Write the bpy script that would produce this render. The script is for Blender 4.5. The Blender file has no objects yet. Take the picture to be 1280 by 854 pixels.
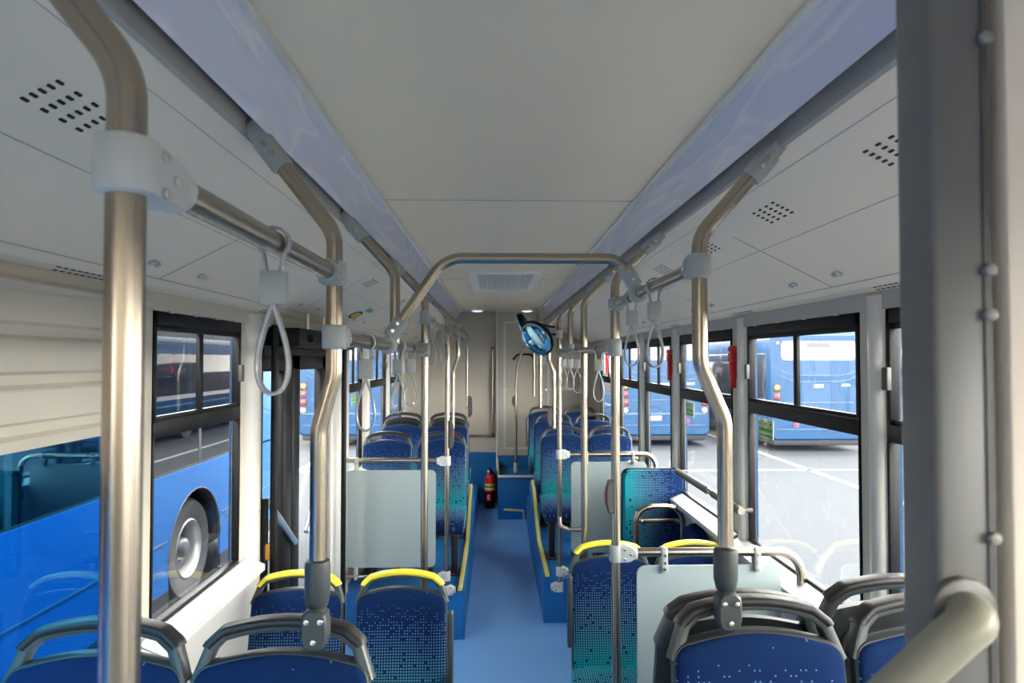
import bpy, bmesh, math, random
from mathutils import Vector, Matrix
C = bpy.context.scene
COL = C.collection
R = math.radians
# ------------------------------------------------------------------ camera
FPX = 870.0
cam_d = bpy.data.cameras.new('camera'); cam = bpy.data.objects.new('camera', cam_d); COL.objects.link(cam)
cam.location = (0, 0, 2.0)
cam.rotation_euler = (math.pi/2 + math.atan(22/FPX), 0, -math.atan(21/FPX))
cam_d.sensor_width = 36; cam_d.lens = 36*FPX/1280; cam_d.clip_start = .05; cam_d.clip_end = 600
cam_d.dof.use_dof = True; cam_d.dof.focus_distance = 2.4; cam_d.dof.aperture_fstop = 6.3
C.camera = cam
# ------------------------------------------------------------------ world, sun, exposure
w = bpy.data.worlds.new('overcast_sky'); C.world = w; w.use_nodes = True
nt = w.node_tree; nt.nodes.clear()
tc = nt.nodes.new('ShaderNodeTexCoord'); sp = nt.nodes.new('ShaderNodeSeparateXYZ'); mr = nt.nodes.new('ShaderNodeValToRGB')
bg = nt.nodes.new('ShaderNodeBackground'); wo = nt.nodes.new('ShaderNodeOutputWorld')
nt.links.new(tc.outputs['Generated'], sp.inputs[0]); nt.links.new(sp.outputs['Z'], mr.inputs[0])
mr.color_ramp.elements[0].position = 0.0; mr.color_ramp.elements[0].color = (1, .915, .81, 1)
mr.color_ramp.elements[1].position = .7; mr.color_ramp.elements[1].color = (.33, .31, .285, 1)
nt.links.new(mr.outputs[0], bg.inputs[0]); bg.inputs[1].default_value = 3.0
nt.links.new(bg.outputs[0], wo.inputs[0])
sun_d = bpy.data.lights.new('sun', 'SUN'); sun = bpy.data.objects.new('sun', sun_d); COL.objects.link(sun)
sun_d.energy = 1.0; sun_d.angle = R(12); sun_d.color = (1, .96, .9); sun.location = (8, -6, 20)
sun.rotation_euler = (R(-14), R(14), 0)
C.view_settings.view_transform = 'Standard'; C.view_settings.look = 'None'
C.view_settings.exposure = 3.2; C.view_settings.gamma = 1; C.view_settings.use_curve_mapping = False
C.cycles.max_bounces = 14; C.cycles.diffuse_bounces = 10; C.cycles.transparent_max_bounces = 16
C.cycles.sample_clamp_indirect = 6

def at(px, py, Y):
    """real point at distance Y down the bus seen at a measured image point"""
    m = cam.rotation_euler.to_matrix()
    d = m @ Vector((px-640, 427-py, -FPX))
    return Vector((0, 0, 2.0)) + d*(Y/d.y)

# ------------------------------------------------------------------ materials
M = {}
def mat(name, col, rough=.5, metal=0.0, spec=.5, noise=None, bump=None, emit=None, coat=0, alpha=None):
    m = bpy.data.materials.new(name); m.use_nodes = True; n = m.node_tree; b = n.nodes['Principled BSDF']
    b.inputs['Base Color'].default_value = (*col, 1); b.inputs['Roughness'].default_value = rough
    b.inputs['Metallic'].default_value = metal; b.inputs['Specular IOR Level'].default_value = spec
    b.inputs['Coat Weight'].default_value = coat
    t = n.nodes.new('ShaderNodeTexCoord')
    if noise:
        sc, amt = noise
        nz = n.nodes.new('ShaderNodeTexNoise'); nz.inputs['Scale'].default_value = sc; nz.inputs['Detail'].default_value = 5
        mx = n.nodes.new('ShaderNodeMix'); mx.data_type = 'RGBA'
        mx.inputs[6].default_value = (*[c*(1-amt) for c in col], 1); mx.inputs[7].default_value = (*[min(1, c*(1+amt)) for c in col], 1)
        n.links.new(t.outputs['Object'], nz.inputs['Vector']); n.links.new(nz.outputs[0], mx.inputs[0]); n.links.new(mx.outputs[2], b.inputs['Base Color'])
    if bump:
        sc, st = bump
        nz = n.nodes.new('ShaderNodeTexNoise'); nz.inputs['Scale'].default_value = sc; nz.inputs['Detail'].default_value = 3
        bp = n.nodes.new('ShaderNodeBump'); bp.inputs['Strength'].default_value = st; bp.inputs['Distance'].default_value = .01
        n.links.new(t.outputs['Object'], nz.inputs['Vector']); n.links.new(nz.outputs[0], bp.inputs['Height']); n.links.new(bp.outputs[0], b.inputs['Normal'])
    if emit:
        b.inputs['Emission Color'].default_value = (*col, 1); b.inputs['Emission Strength'].default_value = emit
    M[name] = m
    return m
mat('ceiling_paint', (0.8904, 0.7566, 0.5676), .40, spec=.45, noise=(.8, .03))
mat('cove_paint', (0.8904, 0.78, 0.639), .5, noise=(1.2, .02))
mat('wall_paint', (0.5643, 0.5208, 0.4382), .5, noise=(2, .03))
mat('lining_grey', (0.464, 0.456, 0.448), .5)
mat('header_paint', (0.442, 0.4335, 0.408), .45)
mat('channel_grey', (.42, .41, .38), .4)
mat('seam_grey', (.46, .45, .42), .6)
mat('sill_white', (0.5508, 0.5661, 0.5737), .35)
mat('pillar_paint', (0.663, 0.646, 0.6035), .35)
mat('partition_grey', (0.1445, 0.1428, 0.136), .35, noise=(3, .05))
mat('wheel_disc', (.16, .165, .175), .4, metal=.4)  # darker than the rim: shade of the hollow dish put into the colour
mat('partition_bolt', (.26, .25, .235), .4)
mat('black_rubber', (.006, .006, .007), .5, spec=.25)
mat('black_metal', (.004, .0045, .006), .42, spec=.22)
mat('floor_vinyl', (.15, .36, .74), .42, noise=(180, .22), spec=.4)
mat('plinth_vinyl', (0.00816, 0.1418, 0.419), .45, noise=(220, .35), spec=.4)
mat('steel', (0.4032, 0.3473, 0.2803), .27, metal=1.0)
mat('plastic_grey', (0.3612, 0.3825, 0.3771), .4)
mat('plastic_mid', (0.04479, 0.05533, 0.05902), .38)
mat('plastic_light', (0.546, 0.5525, 0.5395), .4)
mat('plastic_dark', (0.01496, 0.0136, 0.01632), .42)
mat('seat_shell', (0.02805, 0.03468, 0.03774), .42)
mat('screw', (.75, .74, .70), .25, metal=1)
mat('strap_plastic', (0.357, 0.374, 0.3995), .25, coat=.6)
mat('barrier_frost', (0.312, 0.3774, 0.3875), .35, noise=(1.5, .03))
mat('yellow', (.86, .72, .05), .4)
mat('yellow_pale', (.62, .54, .16), .4)
mat('red', (.62, .015, .02), .35)
mat('red_dark', (.45, .02, .03), .35)
mat('white_paint', (.78, .78, .76), .4)
mat('alu', (.62, .63, .64), .3, metal=.9)
mat('vent_white', (.88, .86, .80), .45)
mat('vent_dark', (.25, .25, .25), .6)
mat('dark_hole', (.012, .011, .010), .7)
mat('box_black', (.006, .006, .007), .5, spec=.25)
mat('box_grey', (.07, .068, .068), .45)
mat('bus_blue', (0.01056, 0.04668, 0.1205), .35, spec=.22, coat=.04)
mat('bus_blue_deep', (0.01355, 0.1122, 0.3678), .35, spec=.22, coat=.04)  # same bus paint, the shade between the buses worked into its tone
mat('bus_line', (0.06688, 0.1137, 0.194), .4, spec=.2)
mat('bus_trim_dark', (.02, .022, .03), .5)
mat('tyre', (.06, .06, .065), .7)
mat('rim', (0.45, 0.45, 0.45), .35, metal=.5)
mat('lamp_orange', (.95, .35, .04), .2)
mat('lamp_red', (.85, .03, .05), .2)
mat('lamp_white', (.85, .85, .82), .2)
mat('asphalt', (0.06768, 0.07307, 0.08306), .85, spec=.05, noise=(14, .12))
mat('road_line', (0.2884, 0.298, 0.3173), .7, spec=.05)
mat('building_grey', (0.08694, 0.09363, 0.1137), .8, noise=(.4, .2))
mat('bus_white', (0.2006, 0.2073, 0.2274), .3)
mat('green_ink', (.02, .45, .06), .5)
mat('sticker_pale', (.62, .72, .38), .5)
mat('orange', (0.9, 0.576, 0.048), .5)
mat('mirror_face', (.35, .62, .75), .03, metal=1)  # reflection of the teal seats put into the tint
mat('amber_plastic', (.50, .27, .05), .4)
mat('lamp_glow', (.85, .80, .98), .3, emit=.12)

def glass(name, tint, refl, rough=.0):
    m = bpy.data.materials.new(name); m.use_nodes = True; n = m.node_tree; n.nodes.clear()
    tr = n.nodes.new('ShaderNodeBsdfTransparent'); tr.inputs[0].default_value = (*tint, 1)
    gl = n.nodes.new('ShaderNodeBsdfGlossy'); gl.inputs['Roughness'].default_value = rough
    fr = n.nodes.new('ShaderNodeFresnel'); fr.inputs[0].default_value = 1.45
    mu = n.nodes.new('ShaderNodeMath'); mu.operation = 'MULTIPLY_ADD'; mu.inputs[1].default_value = refl[0]; mu.inputs[2].default_value = refl[1]
    mx = n.nodes.new('ShaderNodeMixShader'); o = n.nodes.new('ShaderNodeOutputMaterial')
    n.links.new(fr.outputs[0], mu.inputs[0]); n.links.new(mu.outputs[0], mx.inputs[0])
    n.links.new(tr.outputs[0], mx.inputs[1]); n.links.new(gl.outputs[0], mx.inputs[2]); n.links.new(mx.outputs[0], o.inputs[0])
    M[name] = m
glass('glass', (.95, .98, .99), (.15, .0))
glass('glass_tint', (.30, .74, .98), (.35, .0))
glass('glass_shade', (.36, .36, .34), (.5, .0))  # dark windscreen tint added to dim daylight from the front
glass('bus_glass', (.10, .13, .17), (.8, .12))
M['bus_glass_solid'] = mat('bus_glass_solid', (.025, .03, .045), .06, spec=.8)

def film_material():                # bluish grey lamp cover still wrapped in wrinkled clear film
    m = bpy.data.materials.new('lamp_film'); m.use_nodes = True; n = m.node_tree; b = n.nodes['Principled BSDF']
    t = n.nodes.new('ShaderNodeTexCoord'); mp = n.nodes.new('ShaderNodeMapping'); mp.inputs['Scale'].default_value = (11, 1.3, 11)
    mp.inputs['Rotation'].default_value = (0, 0, .12)
    n.links.new(t.outputs['Object'], mp.inputs[0])
    nz = n.nodes.new('ShaderNodeTexNoise'); nz.inputs['Scale'].default_value = .8; nz.inputs['Detail'].default_value = 2.5; nz.inputs['Distortion'].default_value = 1.2
    n.links.new(mp.outputs[0], nz.inputs['Vector'])
    rp = n.nodes.new('ShaderNodeValToRGB')
    e = rp.color_ramp.elements; e[0].position = .44; e[0].color = (.70, .72, .86, 1); e[1].position = .5; e[1].color = (.86, .86, .9, 1)  # paler ripples: highlights on the film put into the colour
    x = rp.color_ramp.elements.new(.53); x.color = (.73, .75, .88, 1)
    n.links.new(nz.outputs[0], rp.inputs[0]); n.links.new(rp.outputs[0], b.inputs['Base Color'])
    bp = n.nodes.new('ShaderNodeBump'); bp.inputs['Strength'].default_value = .55; bp.inputs['Distance'].default_value = .02
    n.links.new(nz.outputs[0], bp.inputs['Height']); n.links.new(bp.outputs[0], b.inputs['Normal'])
    b.inputs['Roughness'].default_value = .25; b.inputs['Coat Weight'].default_value = .5
    M['lamp_film'] = m
film_material()

def fabric(name, axis):
    """navy moquette with a grid of dots that grow and turn teal along one axis (Z down the backrest, Y along the cushion, X for the side panel)"""
    m = bpy.data.materials.new(name); m.use_nodes = True; n = m.node_tree; L = n.links; b = n.nodes['Principled BSDF']
    t = n.nodes.new('ShaderNodeTexCoord'); s = n.nodes.new('ShaderNodeSeparateXYZ'); L.new(t.outputs['Object'], s.inputs[0])
    u, v = {'Z': ('X', 'Z'), 'Y': ('X', 'Y'), 'X': ('X', 'Z')}[axis]
    def math_(op, a, bv=None, c=None):
        k = n.nodes.new('ShaderNodeMath'); k.operation = op
        for i, q in enumerate((a, bv, c)):
            if q is None: continue
            if isinstance(q, (int, float)): k.inputs[i].default_value = q
            else: L.new(q, k.inputs[i])
        return k.outputs[0]
    P = .0114
    fu = math_('SUBTRACT', math_('FRACT', math_('DIVIDE', s.outputs[u], P)), .5)
    fv = math_('SUBTRACT', math_('FRACT', math_('DIVIDE', s.outputs[v], P)), .5)
    du = math_('ABSOLUTE', fu); dv = math_('ABSOLUTE', fv)
    d = math_('MAXIMUM', du, dv)
    # density along the gradient
    g = n.nodes.new('ShaderNodeMapRange'); g.clamp = True
    L.new(s.outputs[{'Z': 'Z', 'Y': 'Y', 'X': 'X'}[axis]], g.inputs[0])
    a0, a1 = {'Z': (.96, .54), 'Y': (-.50, -.02), 'X': (.17, -.17)}[axis]
    g.inputs[1].default_value = a0; g.inputs[2].default_value = a1; g.inputs[3].default_value = 0; g.inputs[4].default_value = 1
    cu = math_('FLOOR', math_('DIVIDE', s.outputs[u], P)); cv = math_('FLOOR', math_('DIVIDE', s.outputs[v], P))
    cb = n.nodes.new('ShaderNodeCombineXYZ'); L.new(cu, cb.inputs[0]); L.new(cv, cb.inputs[1])
    wn = n.nodes.new('ShaderNodeTexWhiteNoise'); L.new(cb.outputs[0], wn.inputs[0])
    miss = math_('GREATER_THAN', wn.outputs[0], .035)
    early = math_('GREATER_THAN', math_('ADD', math_('MULTIPLY', g.outputs[0], 2.6), wn.outputs[0]), .97)
    r = math_('ADD', math_('MULTIPLY', g.outputs[0], .27), .13)
    dot = math_('MULTIPLY', math_('MULTIPLY', math_('LESS_THAN', d, r), miss), early)
    cr = n.nodes.new('ShaderNodeValToRGB'); L.new(g.outputs[0], cr.inputs[0])
    e = cr.color_ramp.elements; e[0].position = 0; e[0].color = (.10, .22, .42, 1); e[1].position = 1; e[1].color = (.012, .31, .37, 1)
    q = cr.color_ramp.elements.new(.55); q.color = (.10, .25, .38, 1)
    br = n.nodes.new('ShaderNodeValToRGB'); L.new(g.outputs[0], br.inputs[0])
    e = br.color_ramp.elements; e[0].position = 0; e[0].color = (.004, .019, .078, 1); e[1].position = 1; e[1].color = (.004, .035, .07, 1)
    q = br.color_ramp.elements.new(.35); q.color = (.006, .018, .085, 1)
    mx = n.nodes.new('ShaderNodeMix'); mx.data_type = 'RGBA'
    L.new(dot, mx.inputs[0]); L.new(br.outputs[0], mx.inputs[6]); L.new(cr.outputs[0], mx.inputs[7]); L.new(mx.outputs[2], b.inputs['Base Color'])
    b.inputs['Roughness'].default_value = .9; b.inputs['Specular IOR Level'].default_value = .12
    M[name] = m
fabric('moquette_back', 'Z'); fabric('moquette_cushion', 'Y'); fabric('moquette_side', 'X')

# ------------------------------------------------------------------ helpers
def link(name, bm, m, parent=None, kind=None, smooth=True, loc=None):
    bmesh.ops.recalc_face_normals(bm, faces=bm.faces)
    me = bpy.data.meshes.new(name); bm.to_mesh(me); bm.free()
    if smooth:
        me.polygons.foreach_set('use_smooth', [True]*len(me.polygons))
        me.set_sharp_from_angle(angle=R(38))
    me.materials.append(M[m])
    o = bpy.data.objects.new(name, me); COL.objects.link(o)
    if parent: o.parent = parent
    if kind: o['kind'] = kind
    if loc: o.location = loc
    return o
def empty(name, label=None, cat=None, loc=(0, 0, 0), group=None, kind=None, rz=0):
    o = bpy.data.objects.new(name, None); COL.objects.link(o); o.location = loc; o.rotation_euler = (0, 0, rz); o.empty_display_size = .05
    tag(o, label, cat, group, kind); return o
def tag(o, label=None, cat=None, group=None, kind=None):
    if label: o['label'] = label
    if cat: o['category'] = cat
    if group: o['group'] = group
    if kind: o['kind'] = kind
    return o
def copy_tree(o, parent=None):
    c = o.copy(); COL.objects.link(c); c.parent = parent
    for ch in [k for k in bpy.data.objects if k.parent is o]: copy_tree(ch, c)
    return c
def BM(): return bmesh.new()
def box(bm, x0, x1, y0, y1, z0, z1, bev=0, seg=2):
    r = bmesh.ops.create_cube(bm, size=1)
    vs = r['verts']
    for v in vs: v.co = Vector(((x0+x1)/2+v.co.x*(x1-x0), (y0+y1)/2+v.co.y*(y1-y0), (z0+z1)/2+v.co.z*(z1-z0)))
    if bev:
        es = list({e for v in vs for e in v.link_edges})
        bmesh.ops.bevel(bm, geom=es, offset=bev, segments=seg, profile=.5, affect='EDGES')
def fillet(pts, rad, n=8):
    P = [Vector(p) for p in pts]
    out = [P[0]]
    for i in range(1, len(P)-1):
        a, b, c = P[i-1], P[i], P[i+1]
        r = rad[i-1] if isinstance(rad, (list, tuple)) else rad
        d0 = (a-b).normalized(); d1 = (c-b).normalized()
        ang = d0.angle(d1)
        if ang > math.pi-.02: out.append(b); continue
        t = min(r/math.tan(ang/2), (a-b).length*.49, (c-b).length*.49); rr = t*math.tan(ang/2)
        p0 = b+d0*t
        cen = b+(d0+d1).normalized()*(rr/math.sin(ang/2))
        v0 = p0-cen; v1 = b+d1*t-cen
        ax = v0.cross(v1).normalized(); tot = v0.angle(v1)
        for k in range(n+1): out.append(cen+Matrix.Rotation(tot*k/n, 3, ax) @ v0)
    out.append(P[-1]); return out
def circ(r, n=14, r2=None): return [(r*math.cos(2*math.pi*k/n), (r2 or r)*math.sin(2*math.pi*k/n)) for k in range(n)]
def rrect(wd, h, b, n=3):
    out = []
    for cx, cy, a0 in ((wd/2-b, h/2-b, 0), (-wd/2+b, h/2-b, 90), (-wd/2+b, -h/2+b, 180), (wd/2-b, -h/2+b, 270)):
        for k in range(n+1):
            a = R(a0+90*k/n); out.append((cx+b*math.cos(a), cy+b*math.sin(a)))
    return out
def sweep(bm, pts, prof, closed=False, up=None, scale=None):
    P = [Vector(p) for p in pts]; n = len(P); rings = []
    nrm = None
    for i in range(n):
        if closed: t = (P[(i+1) % n]-P[i-1])
        else: t = P[min(i+1, n-1)]-P[max(i-1, 0)]
        t.normalize()
        if up is not None:
            b_ = Vector(up); s_ = t.cross(b_).normalized(); b_ = s_.cross(t).normalized()
        else:
            if nrm is None: nrm = t.orthogonal().normalized()
            nrm = (nrm-t*nrm.dot(t)).normalized(); s_ = nrm; b_ = t.cross(nrm)
        k = scale[i] if scale else 1
        rings.append([bm.verts.new(P[i]+s_*(x*k)+b_*(y*k)) for x, y in prof])
    m = len(prof)
    for i in range(n if closed else n-1):
        a, b = rings[i], rings[(i+1) % n]
        for j in range(m): bm.faces.new((a[j], a[(j+1) % m], b[(j+1) % m], b[j]))
    if not closed: bm.faces.new(rings[0][::-1]); bm.faces.new(rings[-1])
def tube(bm, pts, r, seg=14): sweep(bm, pts, circ(r, seg))
def cyl(bm, a, b, r, seg=16, r2=None, bev=0):
    a, b = Vector(a), Vector(b); d = (b-a); L_ = d.length; d.normalize()
    if bev: sweep(bm, [a, a+d*bev*.3, a+d*bev, b-d*bev, b-d*bev*.3, b], circ(1, seg), scale=[r-bev, r-bev*.3, r, r, r-bev*.3, r-bev])
    else: sweep(bm, [a, b], circ(1, seg), scale=[r, r2 or r])
def lathe(bm, prof, seg=28, mtx=None, cap=True):
    """prof: (radius, height) round local Z"""
    rings = []
    for r, z in prof:
        rings.append([bm.verts.new((mtx or Matrix()) @ Vector((r*math.cos(2*math.pi*k/seg), r*math.sin(2*math.pi*k/seg), z))) for k in range(seg)])
    for a, b in zip(rings, rings[1:]):
        for j in range(seg): bm.faces.new((a[j], a[(j+1) % seg], b[(j+1) % seg], b[j]))
    if cap: bm.faces.new(rings[0][::-1]); bm.faces.new(rings[-1])
def prism(bm, outline, f, d0, d1, bev=0):
    """outline (u, v) lifted by f(u, v, d); front at d0, back at d1"""
    a = [bm.verts.new(f(u, v, d0)) for u, v in outline]; b = [bm.verts.new(f(u, v, d1)) for u, v in outline]
    n = len(a)
    if bev:
        cu = sum(u for u, v in outline)/n; cv = sum(v for u, v in outline)/n
        def inset(u, v, k):
            du, dv = u-cu, v-cv; l = math.hypot(du, dv); return (cu+du*(1-k/l), cv+dv*(1-k/l))
        s = 1 if d1 > d0 else -1
        for q, (u, v) in zip(a, outline): q.co = f(u, v, d0+s*bev)
        c = [bm.verts.new(f(*inset(u, v, bev), d0)) for u, v in outline]
        for j in range(n): bm.faces.new((a[j], a[(j+1) % n], c[(j+1) % n], c[j]))
        bm.faces.new(c)
    else: bm.faces.new(a)
    bm.faces.new(b[::-1])
    for j in range(n): bm.faces.new((a[j], b[j], b[(j+1) % n], a[(j+1) % n]))

CX = .06                      # middle of the bus; the camera stands a little left of it
XL, XR = CX-1.15, CX+1.15     # inner faces of the side walls
YF, YB = -1.7, 9.2            # windscreen end, rear wall
ZC = 2.62                     # ceiling
GROUND = -.40

# ================================================================== SETTING
bm = BM(); box(bm, XL, XR, YF, 7.8, -.12, 0); o = link('floor', bm, 'floor_vinyl', kind='structure')
bm = BM()                      # ramp up to the rear step
f = [(7.8, -.12), (YB, -.12), (YB, .10), (8.5, .08), (7.8, 0)]
prism(bm, f, lambda y, z, x: Vector((x, y, z)), XL, XR); link('floor_ramp', bm, 'floor_vinyl', kind='structure')

# ceiling: flat centre slab
CI = (-.432, .545)
bm = BM(); box(bm, CI[0], CI[1], YF, YB, ZC, ZC+.05); ceil = link('ceiling', bm, 'ceiling_paint', kind='structure')
bm = BM(); box(bm, XL-.1, XR+.1, YF, YB+.1, 2.80, 2.86); link('ceiling_roof_skin', bm, 'bus_blue', kind='structure')  # unseen roof skin, added to keep sky light out
bm = BM()
for y in (2.70, 5.40, 8.4): box(bm, CI[0], CI[1], y, y+.006, ZC-.0015, ZC+.001)
link('panel_seam', bm, 'seam_grey', ceil)
bm = BM(); box(bm, .015, .032, 6.35, YB-.1, ZC-.008, ZC+.001); link('cable_trim', bm, 'white_paint', ceil)

# cove panels, each side: from the lamp channel down to the window header
def cove(side):
    s = side
    X = lambda d: CX+s*d
    name = 'trim_1' if s < 0 else 'trim_2'
    top = (abs((-.535 if s < 0 else .647)-CX), 2.48)
    prof = [top]
    prof += [(1.075, 2.235), (1.095, 2.222), (1.12, 2.214), (1.15, 2.212)]
    bm = BM()
    out = [(x, z) for x, z in prof]+[(1.17, 2.26), (top[0], 2.53)]
    prism(bm, out, lambda a, z, y: Vector((X(a), y, z)), YF, YB)
    root = link(name, bm, 'cove_paint', kind='structure', smooth=False)
    a, b = Vector((X(prof[0][0]), 0, prof[0][1])), Vector((X(prof[1][0]), 0, prof[1][1]))
    d = (b-a).normalized(); nrm = Vector((d.z*-s, 0, d.x*s)) * (1)
    if nrm.z > 0: nrm = -nrm
    def pt(t, y, off=0): return a+d*t+nrm*off+Vector((0, y, 0))
    Ln = (b-a).length
    # seams
    bm = BM()
    def strip(p, q, wv):
        v = [p-wv, p+wv, q+wv, q-wv]; up = nrm*.0012
        lo = [bm.verts.new(x-up) for x in v]; hi = [bm.verts.new(x+up) for x in v]
        bm.faces.new(hi)
        for j in range(4): bm.faces.new((lo[j], lo[(j+1) % 4], hi[(j+1) % 4], hi[j]))
    for t in ((.055, .272) if s < 0 else (.055, .265)): strip(pt(t, YF), pt(t, YB), d*.0007)
    strip(pt(Ln-.012, YF), pt(Ln-.012, YB), d*.0018)
    ys = (2.1, 3.56, 4.86, 6.1, 7.3, 8.5) if s < 0 else (1.0, 2.29, 3.55, 4.8, 6.05, 7.3, 8.5)
    for y in ys: strip(pt(.16, y), pt(Ln-.012, y), Vector((0, .0018, 0)))
    link('panel_seam', bm, 'seam_grey', root, smooth=False)
    # speaker perforation groups: slots lying along the bus, 4 groups of 5
    gy = [(1.125, .166)] if s < 0 else [(1.325, .152), (1.935, .15), (2.55, .15), (3.2, .15), (3.85, .15)]
    if s < 0: gy += [(3.76, .155), (5.0, .155)]
    for y, t0 in gy:
        bm = BM()
        for i in range(4):
            for j in range(5):
                yy = y+(i-1.5)*.046
                tt = t0+(j-2)*.0145
                c = pt(tt, yy)
                hl = .0088
                hw = .0030
                ring = [c+Vector((0, hl*a_, 0))+d*(hw*b_) for a_, b_ in ((1, .5), (.8, 1), (-.8, 1), (-1, .5), (-1, -.5), (-.8, -1), (.8, -1), (1, -.5))]
                lo = [bm.verts.new(x-nrm*.001) for x in ring]; hi = [bm.verts.new(x+nrm*.0012) for x in ring]
                bm.faces.new(hi)
                for k in range(8): bm.faces.new((lo[k], lo[(k+1) % 8], hi[(k+1) % 8], hi[k]))
        link('speaker_grille', bm, 'dark_hole', root, smooth=False)
    # quarter turn locks along the bottom edge
    for y in ys:
        for dy in (-.16, .16):
            yy = y+dy
            bm = BM(); c = pt(Ln-.075, yy)
            cyl(bm, c, c+nrm*.008, .012, 12, bev=.002); cyl(bm, c+Vector((0, .026, 0)), c+Vector((0, .026, 0))+nrm*.012, .009, 10, bev=.002)
            link('panel_lock', bm, 'alu', root)
    # fine perforation rows on the fascia
    for y in ys[:4]:
        bm = BM()
        for k in range(9):
            for j in range(2):
                yy = y-.42+k*.028+(j*.014)
                xx = X(1.100+.018*j); zz = 2.2205-.0055*j
                box(bm, xx-.003, xx+.003, yy-.007, yy+.007, zz-.002, zz)
        link('fascia_vent', bm, 'dark_hole', root, smooth=False)
    return root, pt, d, nrm
coveL, ptL, dL, nL = cove(-1)
coveR, ptR, dR, nR = cove(1)

# lamp channels (grey recess between lamp cover and cove) and lamp covers
def lamp(side, lab):
    if side < 0: inn, out, ch = -.432, -.505, -.535
    else: inn, out, ch = .545, .605, .647
    s = side
    root = empty('lamp_panel', lab, 'ceiling light', (0, 0, 0), 'long lamp covers either side of the ceiling')
    bm = BM()
    prof = [(inn+s*.010, ZC-.012), (out, 2.50), (out+s*.004, 2.503), (out+s*.004, 2.512), (inn+s*.016, ZC+.004)]
    prism(bm, prof, lambda x, z, y: Vector((x, y, z)), YF, YB-.25)
    link('diffuser', bm, 'lamp_film', root)
    bm = BM(); box(bm, min(inn-s*.006, inn+s*.012), max(inn-s*.006, inn+s*.012), YF, YB-.25, ZC-.012, ZC-.001)
    link('edge_trim', bm, 'channel_grey' if 0 else 'alu_trim', root, smooth=False)
    bm = BM()
    e = [(out, 2.498), (out+s*.012, 2.512), (out+s*.012, 2.585), (ch-s*.006, 2.585), (ch-s*.006, 2.482), (ch, 2.478), (ch, 2.60), (inn, 2.66), (inn, 2.63), (out+s*.006, 2.60), (out+s*.005, 2.512)]
    prism(bm, [(out+s*.008, 2.56), (ch-s*.008, 2.56), (ch-s*.008, 2.480), (ch, 2.474), (ch+s*.004, 2.59), (out+s*.003, 2.59)], lambda x, z, y: Vector((x, y, z)), YF, YB)
    link('trim_3' if s < 0 else 'trim_4', bm, 'channel_grey', kind='structure', smooth=False)
mat('alu_trim', (.78, .76, .70), .4)
lamp(-1, 'long bluish lamp cover in wrinkled film, over the door side seats')
lamp(1, 'long bluish lamp cover in wrinkled film, over the side with red hammers')

# ------------------------------------------------------------------ side walls
ZH, ZS = 2.155, 1.135          # window head and sill
def side_wall(s, openings, low_openings=()):
    X0, X1 = (XL-.03, XL) if s < 0 else (XR, XR+.03)
    bm = BM()
    ys = YF
    box(bm, X0, X1, YF, YB, ZH, 2.80)                       # header
    full = sorted([(a, b, ZS) for a, b in openings]+[(a, b, .02) for a, b in low_openings])
    prev = YF
    for a, b, zb in full:
        box(bm, X0, X1, prev, a, -.12, ZH)
        if zb > .1: box(bm, X0, X1, a, b, -.12, zb)
        prev = b
    box(bm, X0, X1, prev, YB, -.12, ZH)
    o = link('wall_left' if s < 0 else 'wall_right', bm, 'wall_paint', kind='structure', smooth=False)
    bm = BM()                                                # header band seen between cove and windows
    if s < 0: box(bm, XL, XL+.012, YF, YB, ZH+.001, 2.222)
    else: box(bm, XR-.012, XR, YF, YB, ZH+.001, 2.222)
    link('header_band', bm, 'header_paint' if s > 0 else 'wall_paint', o, smooth=False)
    bm = BM()                                                # grey lining below the windows
    box(bm, XL if s < 0 else XR-.006, XL+.006 if s < 0 else XR, YF, 3.2 if s < 0 else YB, .0, ZS-.055)
    link('lower_lining', bm, 'lining_grey', o, smooth=False)
    XO = X0-.012 if s < 0 else X1+.002
    bm = BM()                                                # outer blue skin
    box(bm, XO, XO+.01, YF, YB, 2.17, 2.84)
    prev = YF
    for a, b, zb in full:
        box(bm, XO, XO+.01, prev, a, GROUND+.3, 2.17)
        if zb > .1: box(bm, XO, XO+.01, a, b, GROUND+.3, zb-.01)
        prev = b
    box(bm, XO, XO+.01, prev, YB, GROUND+.3, 2.17)
    link('outer_skin', bm, 'bus_blue', o, smooth=False)
    return o
OL = [(-1.5, .6), (.72, 2.05), (2.24, 3.0), (5.12, 5.72), (6.06, 6.95), (7.25, 8.1)]
OR = [(-1.5, .9), (1.06, 2.12), (2.28, 3.30), (3.52, 4.52), (4.76, 5.58), (5.84, 6.72), (6.98, 7.95)]
DOOR = (3.28, 4.55)
wl = side_wall(-1, OL, [DOOR]); wr = side_wall(1, OR)

def pillar(parent, s, y, wd=.085, z0=ZS-.02):               # bright rounded cover on the pillar's side
    bm = BM(); n = 7; prof = []
    for k in range(n+1):
        a = math.pi*k/n; prof.append((y+wd/2*-math.cos(a), .030*math.sin(a)))
    if s > 0: prism(bm, prof, lambda yy, h, z: Vector((XR-h, yy, z)), z0, 2.20)
    else: prism(bm, prof, lambda yy, h, z: Vector((XL+h, yy, z)), z0, 2.20)
    link('pillar_cover', bm, 'pillar_paint', parent)
    bm = BM()
    for z in (1.72, 2.13, 1.30):
        x = XR if s > 0 else XL
        cyl(bm, (x, y+wd/2+.03, z), (x-s*.004, y+wd/2+.03, z), .006, 8)
    link('screw', bm, 'screw', parent)
for y in (2.165, 3.365, 4.60, 5.66, 6.80): pillar(wr, 1, y)
for y in (3.14, 5.92, 7.05): pillar(wl, -1, y, .16 if y < 4 else .1)

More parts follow.
